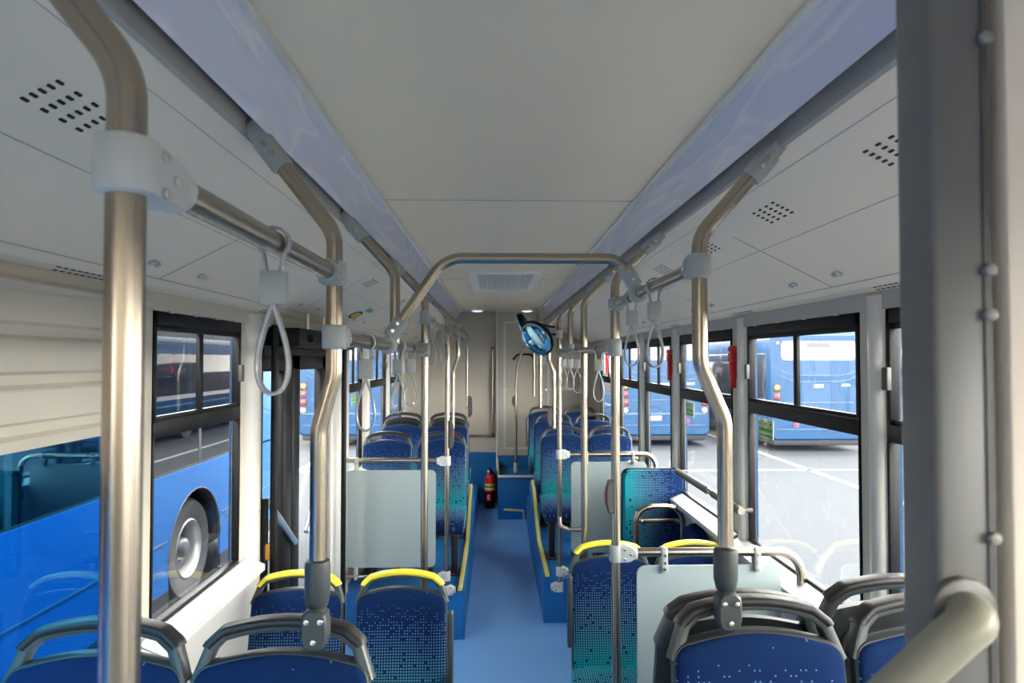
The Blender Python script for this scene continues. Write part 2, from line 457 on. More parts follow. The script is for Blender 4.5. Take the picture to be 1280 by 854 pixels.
WIN = [0]
def window(s, y0, y1, split=True, low_glass='glass', bar=True):
    WIN[0] += 1
    x0, x1 = (XL-.026, XL+.006) if s < 0 else (XR-.006, XR+.026)
    root = empty('window_%d' % WIN[0], kind='structure')
    bm = BM(); f_ = .022
    box(bm, x0, x1, y0, y1, ZH-.045, ZH, .004); box(bm, x0, x1, y0, y0+f_, 1.8, ZH, .003); box(bm, x0, x1, y1-f_, y1, 1.8, ZH, .003)
    if bar: box(bm, x0, x1, y0, y1, 1.745, 1.80, .004)
    else: box(bm, x0, x1, y0, y1, 1.80, 1.84, .004)
    g_ = .012
    box(bm, x0, x1, y0, y0+g_, ZS, 1.75, .003); box(bm, x0, x1, y1-g_, y1, ZS, 1.75, .003); box(bm, x0, x1, y0, y1, ZS, ZS+.016, .003)
    link('window_frame', bm, 'black_metal', root)
    ym = y0+(y1-y0)*.5; xg = (x0+x1)/2
    if split:
        bm = BM(); box(bm, x0+.008, x1-.008, ym-.016, ym+.016, 1.80, ZH-.04, .003)
        box(bm, x0+.006, x1-.006, y0+f_, y1-f_, 1.80, 1.815, .002); box(bm, x0+.006, x1-.006, y0+f_, y1-f_, ZH-.062, ZH-.045, .002)
        link('sliding_sash', bm, 'black_metal', root)
        for a, b, q in ((y0+f_, ym-.016, .003), (ym+.016, y1-f_, -.003)):
            bm = BM(); box(bm, xg+q-.002, xg+q+.002, a, b, 1.812, ZH-.058); link('pane', bm, 'glass', root, smooth=False)
        bm = BM(); yl = y0+f_*.6 if s > 0 else y1-f_*.6; yl = y1-.028 if s > 0 else y1-.03
        xx = XR-.022 if s > 0 else XL+.006
        box(bm, xx, xx+.016, yl-.005, yl+.025, 1.905, 1.975, .003); box(bm, xx-.003 if s > 0 else xx+.012, xx+.006 if s > 0 else xx+.02, yl-.012, yl-.004, 1.905, 1.975, .002)
        link('latch', bm, 'box_grey', root)
    else:
        bm = BM(); box(bm, xg-.002, xg+.002, y0+f_, y1-f_, 1.80, ZH-.045); link('pane', bm, 'glass', root, smooth=False)
    bm = BM(); box(bm, xg-.003, xg+.003, y0+g_, y1-g_, ZS+.014, 1.748 if bar else 1.802); link('pane', bm, low_glass, root, smooth=False)
    # white sloping sill inside
    bm = BM()
    sx = (lambda h: XR-h) if s > 0 else (lambda h: XL+h)
    dep = .085
    prism(bm, [(0, ZS+.002), (.012, ZS+.001), (dep, ZS-.030), (dep, ZS-.055), (0, ZS-.055)], lambda h, z, y: Vector((sx(h), y, z)), y0-.09, y1+.09)
    link('window_sill', bm, 'sill_white', root, smooth=False)
    # bright clips on the head
    bm = BM()
    for k in range(4):
        yy = y0+(y1-y0)*(k+.5)/4; xx = sx(.014)
        box(bm, xx-.004, xx+.004, yy-.012, yy+.012, ZH-.003, ZH+.006)
    link('head_clip', bm, 'sill_white', root, smooth=False)
    return root
for i, (a, b) in enumerate(OL): window(-1, a, b, split=(i >= 2), low_glass='glass_tint' if i < 2 else 'glass', bar=i != 1)
for a, b in OR: window(1, a, b)

# ribbed beige blind panel over the near left window
root = empty('trim_5', kind='structure')
bm = BM()
for k in range(9):
    pass
prof = [(0, 2.158), (.03, 2.158)]
z = 2.150
while z > 1.88:
    prof += [(.032, z), (.032, z-.066), (.020, z-.074), (.018, z-.096), (.030, z-.106)]; z -= .112
prof += [(.030, 1.795), (0, 1.795)]
prism(bm, prof, lambda h, z, y: Vector((XL+.008+h, y, z)), -.4, 2.12)
link('ribbed_panel', bm, 'wall_paint', root, smooth=False)
bm = BM(); prism(bm, [(XL+.005, 2.18), (XL+.035, 2.18), (XL+.045, 2.172), (XL+.045, 2.160), (XL+.035, 2.152), (XL+.005, 2.152)], lambda x, z, y: Vector((x, y, z)), -.4, 2.16)
link('upper_rail', bm, 'wall_paint', root, smooth=False)

# ------------------------------------------------------------------ door
door = empty('door_1', kind='structure')
bm = BM(); y0, y1 = DOOR; x0, x1 = XL-.05, XL
box(bm, x0, x1+.01, y0, y1, 2.02, ZH, .004)
def leaf(bm, a, b, wa, wb_):
    for p, q in ((a, a+wa), (b-wb_, b)): box(bm, x0, x1, p, q, .02, 2.03, .006)
    for p, q in ((.02, .10), (1.94, 2.03)): box(bm, x0, x1, a, b, p, q, .006)
leaf(bm, y0+.01, 3.775, .02, .145); link('door_leaf', bm, 'black_metal', door)
bm = BM(); leaf(bm, 3.785, y1-.01, .14, .12); link('door_leaf', bm, 'black_metal', door)
for a, b in ((y0+.03, 3.64), (3.92, y1-.12)):
    bm = BM(); box(bm, XL-.028, XL-.022, a, b, .09, 1.95); link('door_glass', bm, 'glass', door, smooth=False)
for xs, yy in ((XL+.055, 3.30), (XL+.09, 4.64)):
    bm = BM(); cyl(bm, (xs, yy, .02), (xs, yy, 2.16), .017, 12); link('door_shaft', bm, 'black_metal', door)
bm = BM(); box(bm, XL+.02, XL+.16, y0+.05, y1+.1, 2.06, 2.15, .01)
for yy in (3.5, 3.75, 4.1, 4.3, 4.6): cyl(bm, (XL+.16, yy, 2.10), (XL+.19, yy, 2.10), .018, 10, bev=.003)
link('door_mechanism', bm, 'box_black', door)
bm = BM()
for yy in (3.62, 3.95, 4.22): cyl(bm, (XL+.12, yy, 2.14), (XL+.12, yy, 2.235), .011, 10)
for yy in (3.55, 3.8, 4.0, 4.4):
    for zz in (2.085, 2.115): cyl(bm, (XL+.16, yy, zz), (XL+.166, yy, zz), .006, 8)
link('mechanism_stud', bm, 'screw', door)
for a, b in (((XL+.02, 3.32, 1.33), (XL+.02, 3.78, 1.02)), ((XL+.02, 4.42, 1.35), (XL+.02, 4.0, 1.02))):
    bm = BM(); cyl(bm, a, b, .016, 10); link('door_handrail', bm, 'alu', door)
bm = BM(); box(bm, XL+.0, XL+.03, 3.285, 3.31, .55, 1.35, .01); link('door_edge_rubber', bm, 'black_rubber', door)
bm = BM(); box(bm, XL+.01, XL+.045, 3.285, 3.325, 1.06, 1.145, .012); link('emergency_knob', bm, 'amber_plastic', door)
bm = BM(); box(bm, XL, XL+.03, 4.56, 5.10, .0, 2.19, .012); link('door_post', bm, 'pillar_paint', door)

# ------------------------------------------------------------------ rear wall
bm = BM(); box(bm, XL, XR, YB, YB+.08, .78, 2.80); wb = link('wall_back', bm, 'wall_paint', kind='structure', smooth=False)
bm = BM(); box(bm, XL, XR, YB, YB+.08, -.12, .78); link('blue_dado', bm, 'plinth_vinyl', wb, smooth=False)
bm = BM(); box(bm, XL, .015, YB-.006, YB, .775, .795); link('dado_trim', bm, 'alu', wb, smooth=False)
# the boxed engine tower on the right of the rear wall
root = tag(empty('wall_tower', kind='structure'))
bm = BM(); box(bm, .025, XR, YB-.12, YB, .75, ZC+.03); link('tower_face', bm, 'tower_paint' if 0 else 'wall_paint', root, smooth=False)
bm = BM(); box(bm, .025, XR, YB-.12, YB, .0, .75); link('tower_dado', bm, 'plinth_vinyl', root, smooth=False)
bm = BM(); box(bm, .012, .034, YB-.135, YB-.115, .55, ZC, .004); link('corner_trim', bm, 'white_paint', root)
bm = BM(); yv = YB-.12
box(bm, .11, .135, yv-.008, yv, .83, 2.49); box(bm, .68, .705, yv-.008, yv, .83, 2.49); box(bm, .11, .705, yv-.008, yv, 2.47, 2.49); box(bm, .11, .705, yv-.008, yv, .83, .85)
box(bm, .70, XR, yv-.006, yv, 1.60, 1.62)
link('hatch_trim', bm, 'white_paint', root, smooth=False)
bm = BM()
for x in (.15, .665):
    for z in (.9, 1.6, 2.3): cyl(bm, (x, yv-.012, z), (x, yv, z), .012, 10)
link('hatch_screw', bm, 'screw', root)
tube_ = fillet([(.24, yv, 2.0), (.24, yv-.05, 2.0), (.29, yv-.05, 2.06), (.46, yv-.05, 2.06), (.51, yv-.05, 2.0), (.51, yv, 2.0)], .03)
bm = BM(); tube(bm, tube_, .014, 10); link('hatch_handle', bm, 'black_rubber', root)
bm = BM(); box(bm, .54, .66, yv-.01, yv, 1.93, 2.03)
link('notice_plate', bm, 'vent_white', root)
bm = BM()
for k in range(7): box(bm, .552+k*.015, .557+k*.015, yv-.0115, yv-.009, 1.945, 2.015)
link('notice_line', bm, 'seam_grey', root, smooth=False)
bm = BM(); box(bm, .035, .56, 8.42, YB-.12, .02, .59, .004); step = link('rear_step', bm, 'plinth_vinyl', kind='structure')
bm = BM(); box(bm, .03, .565, 8.405, 8.43, .575, .602, .003); link('step_nosing', bm, 'white_paint', step)
bm = BM(); box(bm, .03, .045, 8.41, YB-.12, .60, .70, .003); link('step_edge', bm, 'yellow_pale', step)
# grab rails on the rear wall
root = empty('wall_grab_rail', 'steel corner handrail on the rear wall above the fire extinguisher', 'handrail', (0, YB, 0))
bm = BM(); tube(bm, [(-.035, -.06, 1.0), (-.035, -.06, 2.14)], .017); link('upright_tube', bm, 'steel', root)
bm = BM(); tube(bm, [(-.36, -.06, 1.0), (.0, -.06, 1.0)], .015); link('level_tube', bm, 'steel', root)
bm = BM(); box(bm, -.06, -.01, -.08, 0, .975, 1.03, .006); box(bm, -.055, -.015, -.075, 0, 2.12, 2.165, .006); link('socket', bm, 'box_grey', root)
# unseen front end behind the camera, narrowed and darkened to cut its daylight
bm = BM(); box(bm, XL, XR, YF-.08, YF, -.12, 1.0); box(bm, XL, XR, YF-.08, YF, 2.35, 2.80); link('wall_front', bm, 'lining_grey', kind='structure', smooth=False)
bm = BM(); box(bm, XL, XR, YF-.05, YF-.04, 1.0, 2.35); link('window_windscreen', bm, 'glass_shade', kind='structure', smooth=False)

# plinths under the rear seats, near wheel arch podiums
def plinth(name, xa, xb, y0, pts, label=None):
    bm = BM(); prism(bm, [(y0, 0)]+pts+[(YB, 0)], lambda y, z, x: Vector((x, y, z)), xa, xb)
    return link(name, bm, 'plinth_vinyl', kind='structure', smooth=False)
PL = [(5.02, .35), (6.3, .35), (7.3, .70), (8.0, .72), (8.01, .35), (YB, .35)]
pl_l = plinth('floor_plinth', XL, -.225, 5.02, [(5.02, .33), (6.3, .33), (6.32, .36), (YB, .36)])
pl_r = plinth('floor_plinth', .375, XR, 5.32, [(5.32, .33), (6.4, .33), (6.42, .36), (YB, .36)])
for (xa, s_) in ((-.225, -1), (.375, 1)):
    y0 = 5.03 if s_ < 0 else 5.33
    yk = 6.3 if s_ < 0 else 6.38
    ye = 7.22 if s_ < 0 else 7.45
    # raised side kerb with rounded end
    prof = [(y0, .0), (y0, .34), (yk, .34), (ye-.1, .68), (ye, .70), (ye+.08, .66), (ye+.10, .55), (ye+.10, 0)]
    bm = BM(); prism(bm, prof, lambda y, z, x: Vector((x, y, z)), xa-s_*.006, xa+s_*.05)
    kerb = link('floor_kerb', bm, 'plinth_vinyl', kind='structure', smooth=False)
    bm = BM(); sweep(bm, fillet([(xa+s_*.025, y0, .352), (xa+s_*.025, yk, .352), (xa+s_*.025, ye-.02, .71)], .1), rrect(.034, .018, .006), up=(0, 0, 1))
    link('yellow_nosing', bm, 'yellow_pale', kerb)
bm = BM(); box(bm, XL, -.30, .85, 2.0, 0, .38, .01); link('floor_podium', bm, 'plinth_vinyl', kind='structure')
bm = BM(); box(bm, .38, XR, .95, 2.15, 0, .38, .01); link('floor_podium', bm, 'plinth_vinyl', kind='structure')
bm = BM(); sweep(bm, fillet([(.10, 8.0, .28), (.32, 7.98, .27), (.33, 7.98, .16)], .01), rrect(.02, .02, .004), up=(0, 1, 0)); link('trim_6', bm, 'yellow_pale', kind='structure')

# ceiling vent and two small lamps
root = empty('ceiling_vent', 'white framed square air grille set in the middle of the ceiling', 'vent', (0, 4.85, ZC))
bm = BM(); x0, x1 = -.19, .33; L_ = 1.35; bw = .06
for b_ in ((x0, x1, 0, bw), (x0, x1, L_-bw, L_), (x0, x0+bw, bw, L_-bw), (x1-bw, x1, bw, L_-bw)): box(bm, *b_, -.022, 0, .004)
link('frame', bm, 'vent_white', root)
bm = BM(); box(bm, x0+bw, x1-bw, bw, L_-bw, -.008, 0); link('backing', bm, 'vent_dark', root)
bm = BM()
for k in range(26):
    xx = x0+bw+.008+k*(x1-x0-2*bw-.016)/25
    box(bm, xx-.004, xx+.004, bw, L_-bw, -.016, -.007)
for k in range(12): box(bm, x0+bw, x1-bw, bw+.05+k*.1, bw+.058+k*.1, -.016, -.008)
link('grille', bm, 'vent_white', root, smooth=False)
lp = None
for x, nm in ((-.225, 'small glowing oval ceiling lamp above the fire extinguisher corner'), (.40, 'small glowing oval ceiling lamp above the black hatch handle')):
    root = empty('ceiling_lamp', nm, 'ceiling light', (x, 8.75, ZC), 'small rear ceiling lamps')
    bm = BM(); lathe(bm, [(.085, 0), (.085, -.008), (.07, -.014)], 20); link('rim', bm, 'white_paint', root)
    bm = BM(); lathe(bm, [(.066, -.008), (.066, -.02), (.04, -.028)], 20); link('lens', bm, 'lamp_glow', root)
bm = BM(); box(bm, -.44, .02, YB-.35, YB, ZC-.006, ZC+.002); link('trim_7', bm, 'header_paint', kind='structure')

# ================================================================== POLES AND RAILS
PR = .0175
def clamp_to(root, c, axis_pole, axis_rail, m='plastic_grey', hh=.034, rr=.026, reach=.062, screws=True):
    """two shell clamp: sleeve round the pole, rounded lobe holding the rail, screws"""
    c = Vector(c); ap = Vector(axis_pole).normalized(); ar = Vector(axis_rail).normalized()
    side = ap.cross(ar).normalized()
    bm = BM(); cyl(bm, c-ap*hh, c+ap*hh, rr, 18, bev=.006)
    # lobe as plate in plane (ap, ar)
    out = []
    for k in range(13):
        a = -math.pi/2+math.pi*k/12
        out.append((reach-.028+.034*math.cos(a)*1.0, math.sin(a)*hh*.98))
    out += [(0, hh), (0, -hh)]
    prism(bm, out, lambda u, v, t: c+ar*u+ap*v+side*t, -.0215, .0215, bev=.004)
    cyl(bm, c+ar*(reach-.012), c+ar*(reach+.012), .0245, 16, bev=.004)
    o = link('clamp', bm, m, root)
    if screws:
        bm = BM()
        for u, v in ((.030, .018), (.030, -.018), (.054, 0)):
            for q in (1, -1):
                p = c+ar*u+ap*v+side*q*.0205; cyl(bm, p, p+side*q*.005, .0055, 10, bev=.0012)
        link('screw', bm, 'screw', o)
    return o
def ceil_bracket(root, end, direction, side):
    e = Vector(end); d = Vector(direction).normalized(); up = Vector((0, 0, 1))
    bm = BM(); cyl(bm, e-d*.065, e+d*.012, .0245, 16, bev=.005)
    pl = Vector((0, 1, 0)); n_ = d.cross(pl).normalized()
    out = [(-.02, -.022), (-.02, .022), (.045, .03), (.06, .018), (.06, -.018), (.045, -.03)]
    prism(bm, out, lambda u, v, t: e+d*u+pl*v+n_*t, -.016, .016, bev=.004)
    o = link('ceiling_bracket', bm, 'plastic_grey', root)
    bm = BM()
    for u in (-.035, -.008):
        p = e+d*u-pl*.024; cyl(bm, p, p-pl*.005, .0055, 10)
        p = e+d*u+n_*(-side*.0)-pl*.0; 
    link('screw', bm, 'screw', o)
    return o
PXL, PXR = -.345, .465                 # pole lines
BXL, BXR = -.495, .625                 # bracket line under the lamp covers
def pole(side, y, zlow, label, group=None, foot=None, deviate=None, top=True, bend=2.30):
    x = PXL if side < 0 else PXR; bx = BXL if side < 0 else BXR
    root = empty('grab_pole', label, 'pole', (x, y, 0), group)
    zt = 2.462
    pts = []
    if deviate:
        dx, za, zb, zl = deviate
        pts += [(dx, 0, zl), (dx, 0, zb), (0, 0, za)]
    else: pts += [(0, 0, zlow)]
    pts += [(0, 0, bend), (bx-x, 0, zt)]
    P = fillet(pts, .09)
    bm = BM(); tube(bm, P, PR, 16); link('tube', bm, 'steel', root)
    d = Vector(P[-1])-Vector(P[-2])
    ceil_bracket(root, P[-1], d, side)
    return root
def foot_clamp(root, dx, zt, zb):
    bm = BM(); lathe(bm, [(.019, zt), (.0255, zt-.003), (.027, zt-.012), (.027, zb+.03), (.022, zb+.008), (.014, zb)], 20, Matrix.Translation((dx, 0, 0)))
    f_ = link('foot_sleeve', bm, 'plastic_mid', root)
    bm = BM(); hh = .034
    prism(bm, [(-.024, 0), (-.027, -.02), (-.027, -.05), (-.022, -.068), (-.012, -.074), (.012, -.074), (.022, -.068), (.027, -.05), (.027, -.02), (.024, 0), (.012, .010), (-.012, .010)],
          lambda u, v, t: Vector((dx+u, t, zb-.003+v)), -.032, .006, bev=.005)
    c_ = link('seat_clamp', bm, 'plastic_mid', root)
    bm = BM()
    for u, v in ((-.014, -.016), (.014, -.016), (0, -.058)): cyl(bm, (dx+u, -.030, zb+v), (dx+u, -.037, zb+v), .0062, 12, bev=.0015)
    link('screw', bm, 'screw', c_)
def button_box(root, c, w_=.045, h_=.12, m='box_grey', side=-1):
    c = Vector(c)
    bm = BM(); prism(bm, [(0, -h_/2), (side*w_*.6, -h_/2), (side*w_, -h_/2+.035), (side*w_, h_/2-.035), (side*w_*.6, h_/2), (0, h_/2)], lambda u, v, t: c+Vector((u, t, v)), -.024, .024, bev=.005)
    o = link('stop_button_box', bm, m, root)
    bm = BM(); box(bm, c.x+side*w_-(.004 if side > 0 else .004), c.x+side*w_+.004, c.y-.014, c.y+.014, c.z-.026, c.z+.026, .003); link('stop_button', bm, 'red_dark', o)

ZR1, ZR2, ZR3, ZRR, ZRR2 = 2.197, 2.045, 2.205, 2.212, 2.045
UP = (0, 0, 1); BK = (0, 1, 0); FW = (0, -1, 0)
# left line
p = pole(-1, .655, 0, 'thick steel pole closest to the camera with white clamp, before the blind', bend=2.27)
clamp_to(p, (0, 0, 2.180), UP, BK, 'plastic_light', hh=.027, rr=.0285, reach=.092)
p = pole(-1, 1.50, 0, 'crooked steel pole clamped onto the near left seat handle', deviate=(-.032, 1.965, 1.85, 1.56), bend=2.27)
clamp_to(p, (0, 0, ZR1-.015), UP, FW, hh=.026); clamp_to(p, (0, 0, ZR2+.002), UP, BK, hh=.026)
foot_clamp(p, -.032, 1.575, 1.47)
p = pole(-1, 2.40, ZR2, 'short bent steel pole standing on the low left rail by the arch')
p = pole(-1, 3.42, 0, 'straight steel pole rising before the left frosted screen to two rails')
clamp_to(p, (0, 0, ZR3), UP, BK); clamp_to(p, (0, 0, ZR2), UP, FW)
p = pole(-1, 5.02, 0.33, 'steel pole at the aisle edge of the left frosted screen')
clamp_to(p, (0, 0, ZR3), UP, BK)
clamp_to(p, (0, 0, 1.27), UP, (-1, 0, 0), 'plastic_light'); clamp_to(p, (0, 0, .452), UP, (-1, 0, 0), 'plastic_light', reach=.05); clamp_to(p, (0, 0, .352), UP, (1, -.0, 0), 'plastic_light', reach=.05)
button_box(p, (.018, 0, 1.46), .028, .20, side=1)
p = pole(-1, 6.45, 0, 'cranked steel pole ending on a left seat behind the frosted screen', deviate=(-.045, 2.02, 1.88, 1.36))
clamp_to(p, (0, 0, ZR3), UP, BK)
p = pole(-1, 8.55, 1.40, 'last thin steel pole on the left, with dark button box')
clamp_to(p, (0, 0, ZR3), UP, FW)
button_box(p, (.014, 0, 1.42), .05, .26, side=1)
# right line
p = pole(1, 1.57, 0, 'crooked steel pole clamped onto the near right double seat', deviate=(.055, 1.99, 1.86, 1.58), bend=2.28)
clamp_to(p, (0, 0, ZRR), UP, BK, hh=.028)
foot_clamp(p, .055, 1.575, 1.475)
p = pole(1, 2.69, 0, 'straight steel pole carrying the near frosted screen on the right', bend=2.31)
clamp_to(p, (0, 0, ZRR), UP, FW, hh=.026); clamp_to(p, (0, 0, ZRR2), UP, BK, hh=.034)
clamp_to(p, (0, 0, 1.253), UP, (1, 0, 0), hh=.032, reach=.07)
button_box(p, (-.012, 0, 1.47), .026, .125)
p = pole(1, 3.64, 0, 'steel pole standing left of the teal tip-up seat panel')
p = pole(1, 4.30, ZRR2, 'short bent steel pole ending on the right rail beside a strap')
clamp_to(p, (0, 0, ZRR2+.02), UP, BK, hh=.03, reach=.03, screws=False)
p = pole(1, 5.05, .33, 'steel pole on the right holding the round mirror and far screen')
clamp_to(p, (0, 0, ZRR2), UP, FW); clamp_to(p, (0, 0, 1.31), UP, (1, 0, 0), 'plastic_light'); clamp_to(p, (0, 0, .47), UP, (1, 0, 0), 'plastic_light', reach=.05)
clamp_to(p, (0, 0, .36), UP, (-1, 0, 0), 'plastic_light', reach=.05)
bm = BM(); tube(bm, fillet([(0, -.0, .86), (.0, -.045, .80), (.06, -.05, .78), (.20, -.05, .78)], .03), .0155, 12); link('lower_hoop', bm, 'steel', p)
p = pole(1, 6.05, 0, 'cranked steel pole ending on the front seat behind the far screen', deviate=(.045, 2.0, 1.88, 1.40))
button_box(p, (.03, -.0, 1.50), .04, .16, side=-1)
p = pole(1, 7.2, 1.50, 'second last bent steel pole over the right rear seats')
p = pole(1, 8.35, 1.55, 'last bent steel pole over the right rear seats')

def rail(label, pts, rad=.08, r=PR, parts=None):
    o = empty('grab_rail', label, 'handrail', pts[0])
    P = [Vector(q)-Vector(pts[0]) for q in pts]
    bm = BM(); tube(bm, fillet(P, rad) if len(P) > 2 else P, r, 16); link('tube', bm, 'steel', o)
    return o
rail('overhead steel rail joining the nearest left pole to the crooked one', [(PXL, .70, ZR1-.015), (PXL, 1.455, ZR1-.015)])
rail('low overhead left rail carrying three straps under the arch foot', [(PXL, 1.545, ZR2), (PXL, 3.38, ZR2)])
rail('thin overhead left rail running back to the last pole', [(PXL, 3.46, ZR3), (PXL, 8.5, ZR3)], r=.014)
rail('overhead right rail carrying the two large near straps', [(PXR, 1.645, ZRR), (PXR, 2.65, ZRR)])
rail('overhead right rail carrying the row of four small straps', [(PXR, 2.73, ZRR2), (PXR, 5.0, ZRR2)])
# arch across the aisle
root = empty('arch_rail', 'steel arch bridging the aisle between the two overhead rails', 'handrail', (0, 2.25, 0))
A = fillet([(PXL+.012, 0, ZR2+.035), (-.162, 0, 2.327), (.405, 0, 2.327), (PXR-.015, 0, ZRR+.035)], [.11, .08], 12)
bm = BM(); tube(bm, A, PR, 18); link('tube', bm, 'steel', root)
for e, d, z in ((A[0], A[1]-A[0], ZR2), (A[-1], A[-2]-A[-1], ZRR)):
    d = Vector(d).normalized(); e = Vector(e); x = PXL if e.x < 0 else PXR
    bm = BM(); cyl(bm, e-d*.012, e+d*.058, .026, 18, bev=.005); cyl(bm, (x, -.028, z), (x, .028, z), .028, 18, bev=.005)
    o = link('tee_clamp', bm, 'plastic_grey', root)
    bm = BM()
    for k in (.012, .04):
        q = e+d*k+Vector((0, -.025, 0)); cyl(bm, q, q+Vector((0, -.005, 0)), .0055, 10)
    link('screw', bm, 'screw', o)

# straps
def make_strap(loc, label, group):
    root = empty('hanging_strap', label, 'strap', loc, group)
    k = 18
    bm = BM(); r = .0235
    pts = [(r*math.sin(a), 0, r*math.cos(a)) for a in [R(-138+276*i/k) for i in range(k+1)]]
    pts = [(-.010, 0, -.052)]+pts+[(.010, 0, -.052)]
    sweep(bm, pts, rrect(.0045, .018, .0015, 1), up=(0, 1, 0)); link('rail_ring', bm, 'strap_plastic', root)
    bm = BM(); box(bm, -.019, .019, -.015, .015, -.098, -.045, .003); link('block', bm, 'plastic_grey', root)
    bm = BM(); pts = []
    top, bot, wd = -.096, -.236, .032
    for i in range(40):
        a = 2*math.pi*i/40
        u = (1-math.cos(a))/2          # 0 top, 1 bottom
        x = wd*math.sin(a)*(u**.62)
        pts.append((x, 0, top+(bot-top)*u))
    sweep(bm, pts, rrect(.0055, .022, .002, 1), closed=True, up=(0, 1, 0)); link('loop', bm, 'strap_plastic', root)
    return root
straps = [((PXL, 1.09, ZR1-.015), 'large hanging strap on the nearest left rail, before the window pillar', None),
          ((PXL, 1.87, ZR2), 'hanging strap nearest the crooked left pole, on the low rail', None),
          ((PXL, 2.50, ZR2), 'middle strap of three on the low left rail', None),
          ((PXL, 2.86, ZR2), 'strap on the low left rail nearest the straight pole', None),
          ((PXL, 3.78, ZR3), 'first small strap on the thin left rail behind the straight pole', None),
          ((PXL, 4.70, ZR3), 'second small strap on the thin left rail, before the screen pole', None),
          ((PXR, 2.02, ZRR), 'large strap on the right overhead rail, closest to the crooked pole', None),
          ((PXR, 2.36, ZRR), 'large strap on the right overhead rail, beside the arch foot', None),
          ((PXR, 3.12, ZRR2), 'strap hanging alone between two poles on the right, before a hammer', None),
          ((PXR, 3.93, ZRR2), 'rightmost strap of the close trio by the mirror', None),
          ((PXR, 4.32, ZRR2), 'middle strap of the close trio by the mirror', None),
          ((PXR, 4.72, ZRR2), 'leftmost strap of the close trio by the mirror', None)]
for y, nm in ((6.9, 'nearest'), (7.3, 'second'), (7.7, 'third'), (8.1, 'farthest')):
    straps.append(((PXL, y, ZR3), '%s of four tiny straps bunched at the far end of the left rail' % nm, None))
st = make_strap(straps[0][0], straps[0][1], 'hanging straps on the overhead rails')
for loc, lab, _ in straps[1:]:
    c = copy_tree(st); c.location = loc; c['label'] = lab
for o in bpy.data.objects:
    if o.get('category') == 'strap': o.rotation_euler.z = R(random.Random(o.name).uniform(-14, 14))

# centre curved pole at the rear step
root = empty('curved_pole', 'thin curved steel pole standing on the blue rear step', 'pole', (.255, 8.62, .60))
bm = BM(); tube(bm, fillet([(0, 0, 0), (0, 0, 1.05), (.03, 0, 1.42), (.27, 0, 1.80), (.28, 0, 2.01)], .6, 10), .0165); link('tube', bm, 'steel', root)
bm = BM(); cyl(bm, (0, 0, 0), (0, 0, .12), .028, 14, bev=.006); link('socket', bm, 'plastic_light', root)
button_box(root, (-.01, 0, .88), .035, .13)

# mirrors
def mirror(label, c, n_, r, arm_to):
    c = Vector(c); n_ = Vector(n_).normalized()
    root = empty('round_mirror', label, 'mirror', c)
    mt = n_.to_track_quat('Z', 'Y').to_matrix().to_4x4()
    bm = BM(); lathe(bm, [(r*.93, .010), (r, .004), (r*1.02, -.006), (r*.9, -.03), (r*.4, -.045)], 32, mt); link('housing', bm, 'black_rubber', root)
    bm = BM(); pr = [(r*.93*math.cos(a), .010+r*.22*math.sin(a)) for a in [R(k*10) for k in range(9)]]; lathe(bm, pr+[(.001, .010+r*.22)], 32, mt); link('convex_face', bm, 'mirror_face', root)
    bm = BM(); a = -n_*.03; b = Vector(arm_to)-c
    tube(bm, fillet([a, a-n_*.03, b+Vector((-.05, 0, 0)), b], .02), .008, 10); link('arm', bm, 'black_rubber', root)
    bm = BM(); cyl(bm, b-Vector((0, 0, .03)), b+Vector((0, 0, .03)), .026, 14, bev=.004); link('mount', bm, 'plastic_light', root)
    return root
mirror('tilted round convex mirror with black rim on the right pole', (.29, 4.86, 2.145), (-.62, -.62, -.50), .135, (PXR, 5.05, 2.18))
mirror('second black mirror seen edge on behind the tilted one', (.20, 5.1, 2.25), (-.90, .12, -.42), .09, (PXR, 5.07, 2.235))

# ------------------------------------------------------------------ frosted screens
def screen(label, xp, y, x0, x1, zt, zb, railpts, lowz, hang):
    root = empty('frosted_screen', label, 'screen', (0, y, 0), 'frosted screens beside the poles')
    bm = BM(); rr = rrect(x1-x0, zt-zb, .035, 6)
    cxm, czm = (x0+x1)/2, (zt+zb)/2
    prism(bm, rr, lambda u, v, t: Vector((cxm+u, t, czm+v)), -.004, .004, bev=.0015); link('panel', bm, 'barrier_frost', root)
    bm = BM(); tube(bm, fillet(railpts, .09), PR, 16); link('upper_rail', bm, 'steel', root)
    if lowz:
        bm = BM(); tube(bm, [(xp+(.03 if x1 > 0 else -.03), 0, lowz), (x1 if x1 > 0 else x0, 0, lowz)], PR*.85, 14); link('lower_rail', bm, 'steel', root)
    for hx in hang:
        for zc, sgn in ((railpts[0][2], -1),)+(((lowz, 1),) if lowz else ()):
            bm = BM(); z_in = zc+sgn*.075
            box(bm, hx-.013, hx+.013, -.022, .022, min(zc-sgn*.02, z_in), max(zc-sgn*.02, z_in), .006)
            h_ = link('hanger', bm, 'plastic_grey', root)
            bm = BM()
            for q in (.1, .5, .85): cyl(bm, (hx, -.022, zc+sgn*.07*q), (hx, -.0265, zc+sgn*.07*q), .0055, 10)
            link('screw', bm, 'screw', h_)
    return root
screen('frosted screen with rounded corners behind the door, under a level rail', PXL, 5.02, -1.065, -.425, 1.205, .515,
       [(PXL-.04, 0, 1.275), (XL, 0, 1.275)], .452, (-.99,))
screen('near frosted screen on the right, before the yellow handled seats', PXR, 2.69, .545, 1.105, 1.205, .45,
       [(PXR+.05, 0, 1.255), (1.185, 0, 1.255), (1.185, 0, .9)], None, (.65, 1.01))
screen('far frosted screen on the right, behind the teal tip-up seat panel', PXR, 5.05, .55, 1.10, 1.255, .60,
       [(PXR+.04, 0, 1.31), (1.165, 0, 1.31), (1.165, 0, 1.0)], .47, (.66, 1.00))

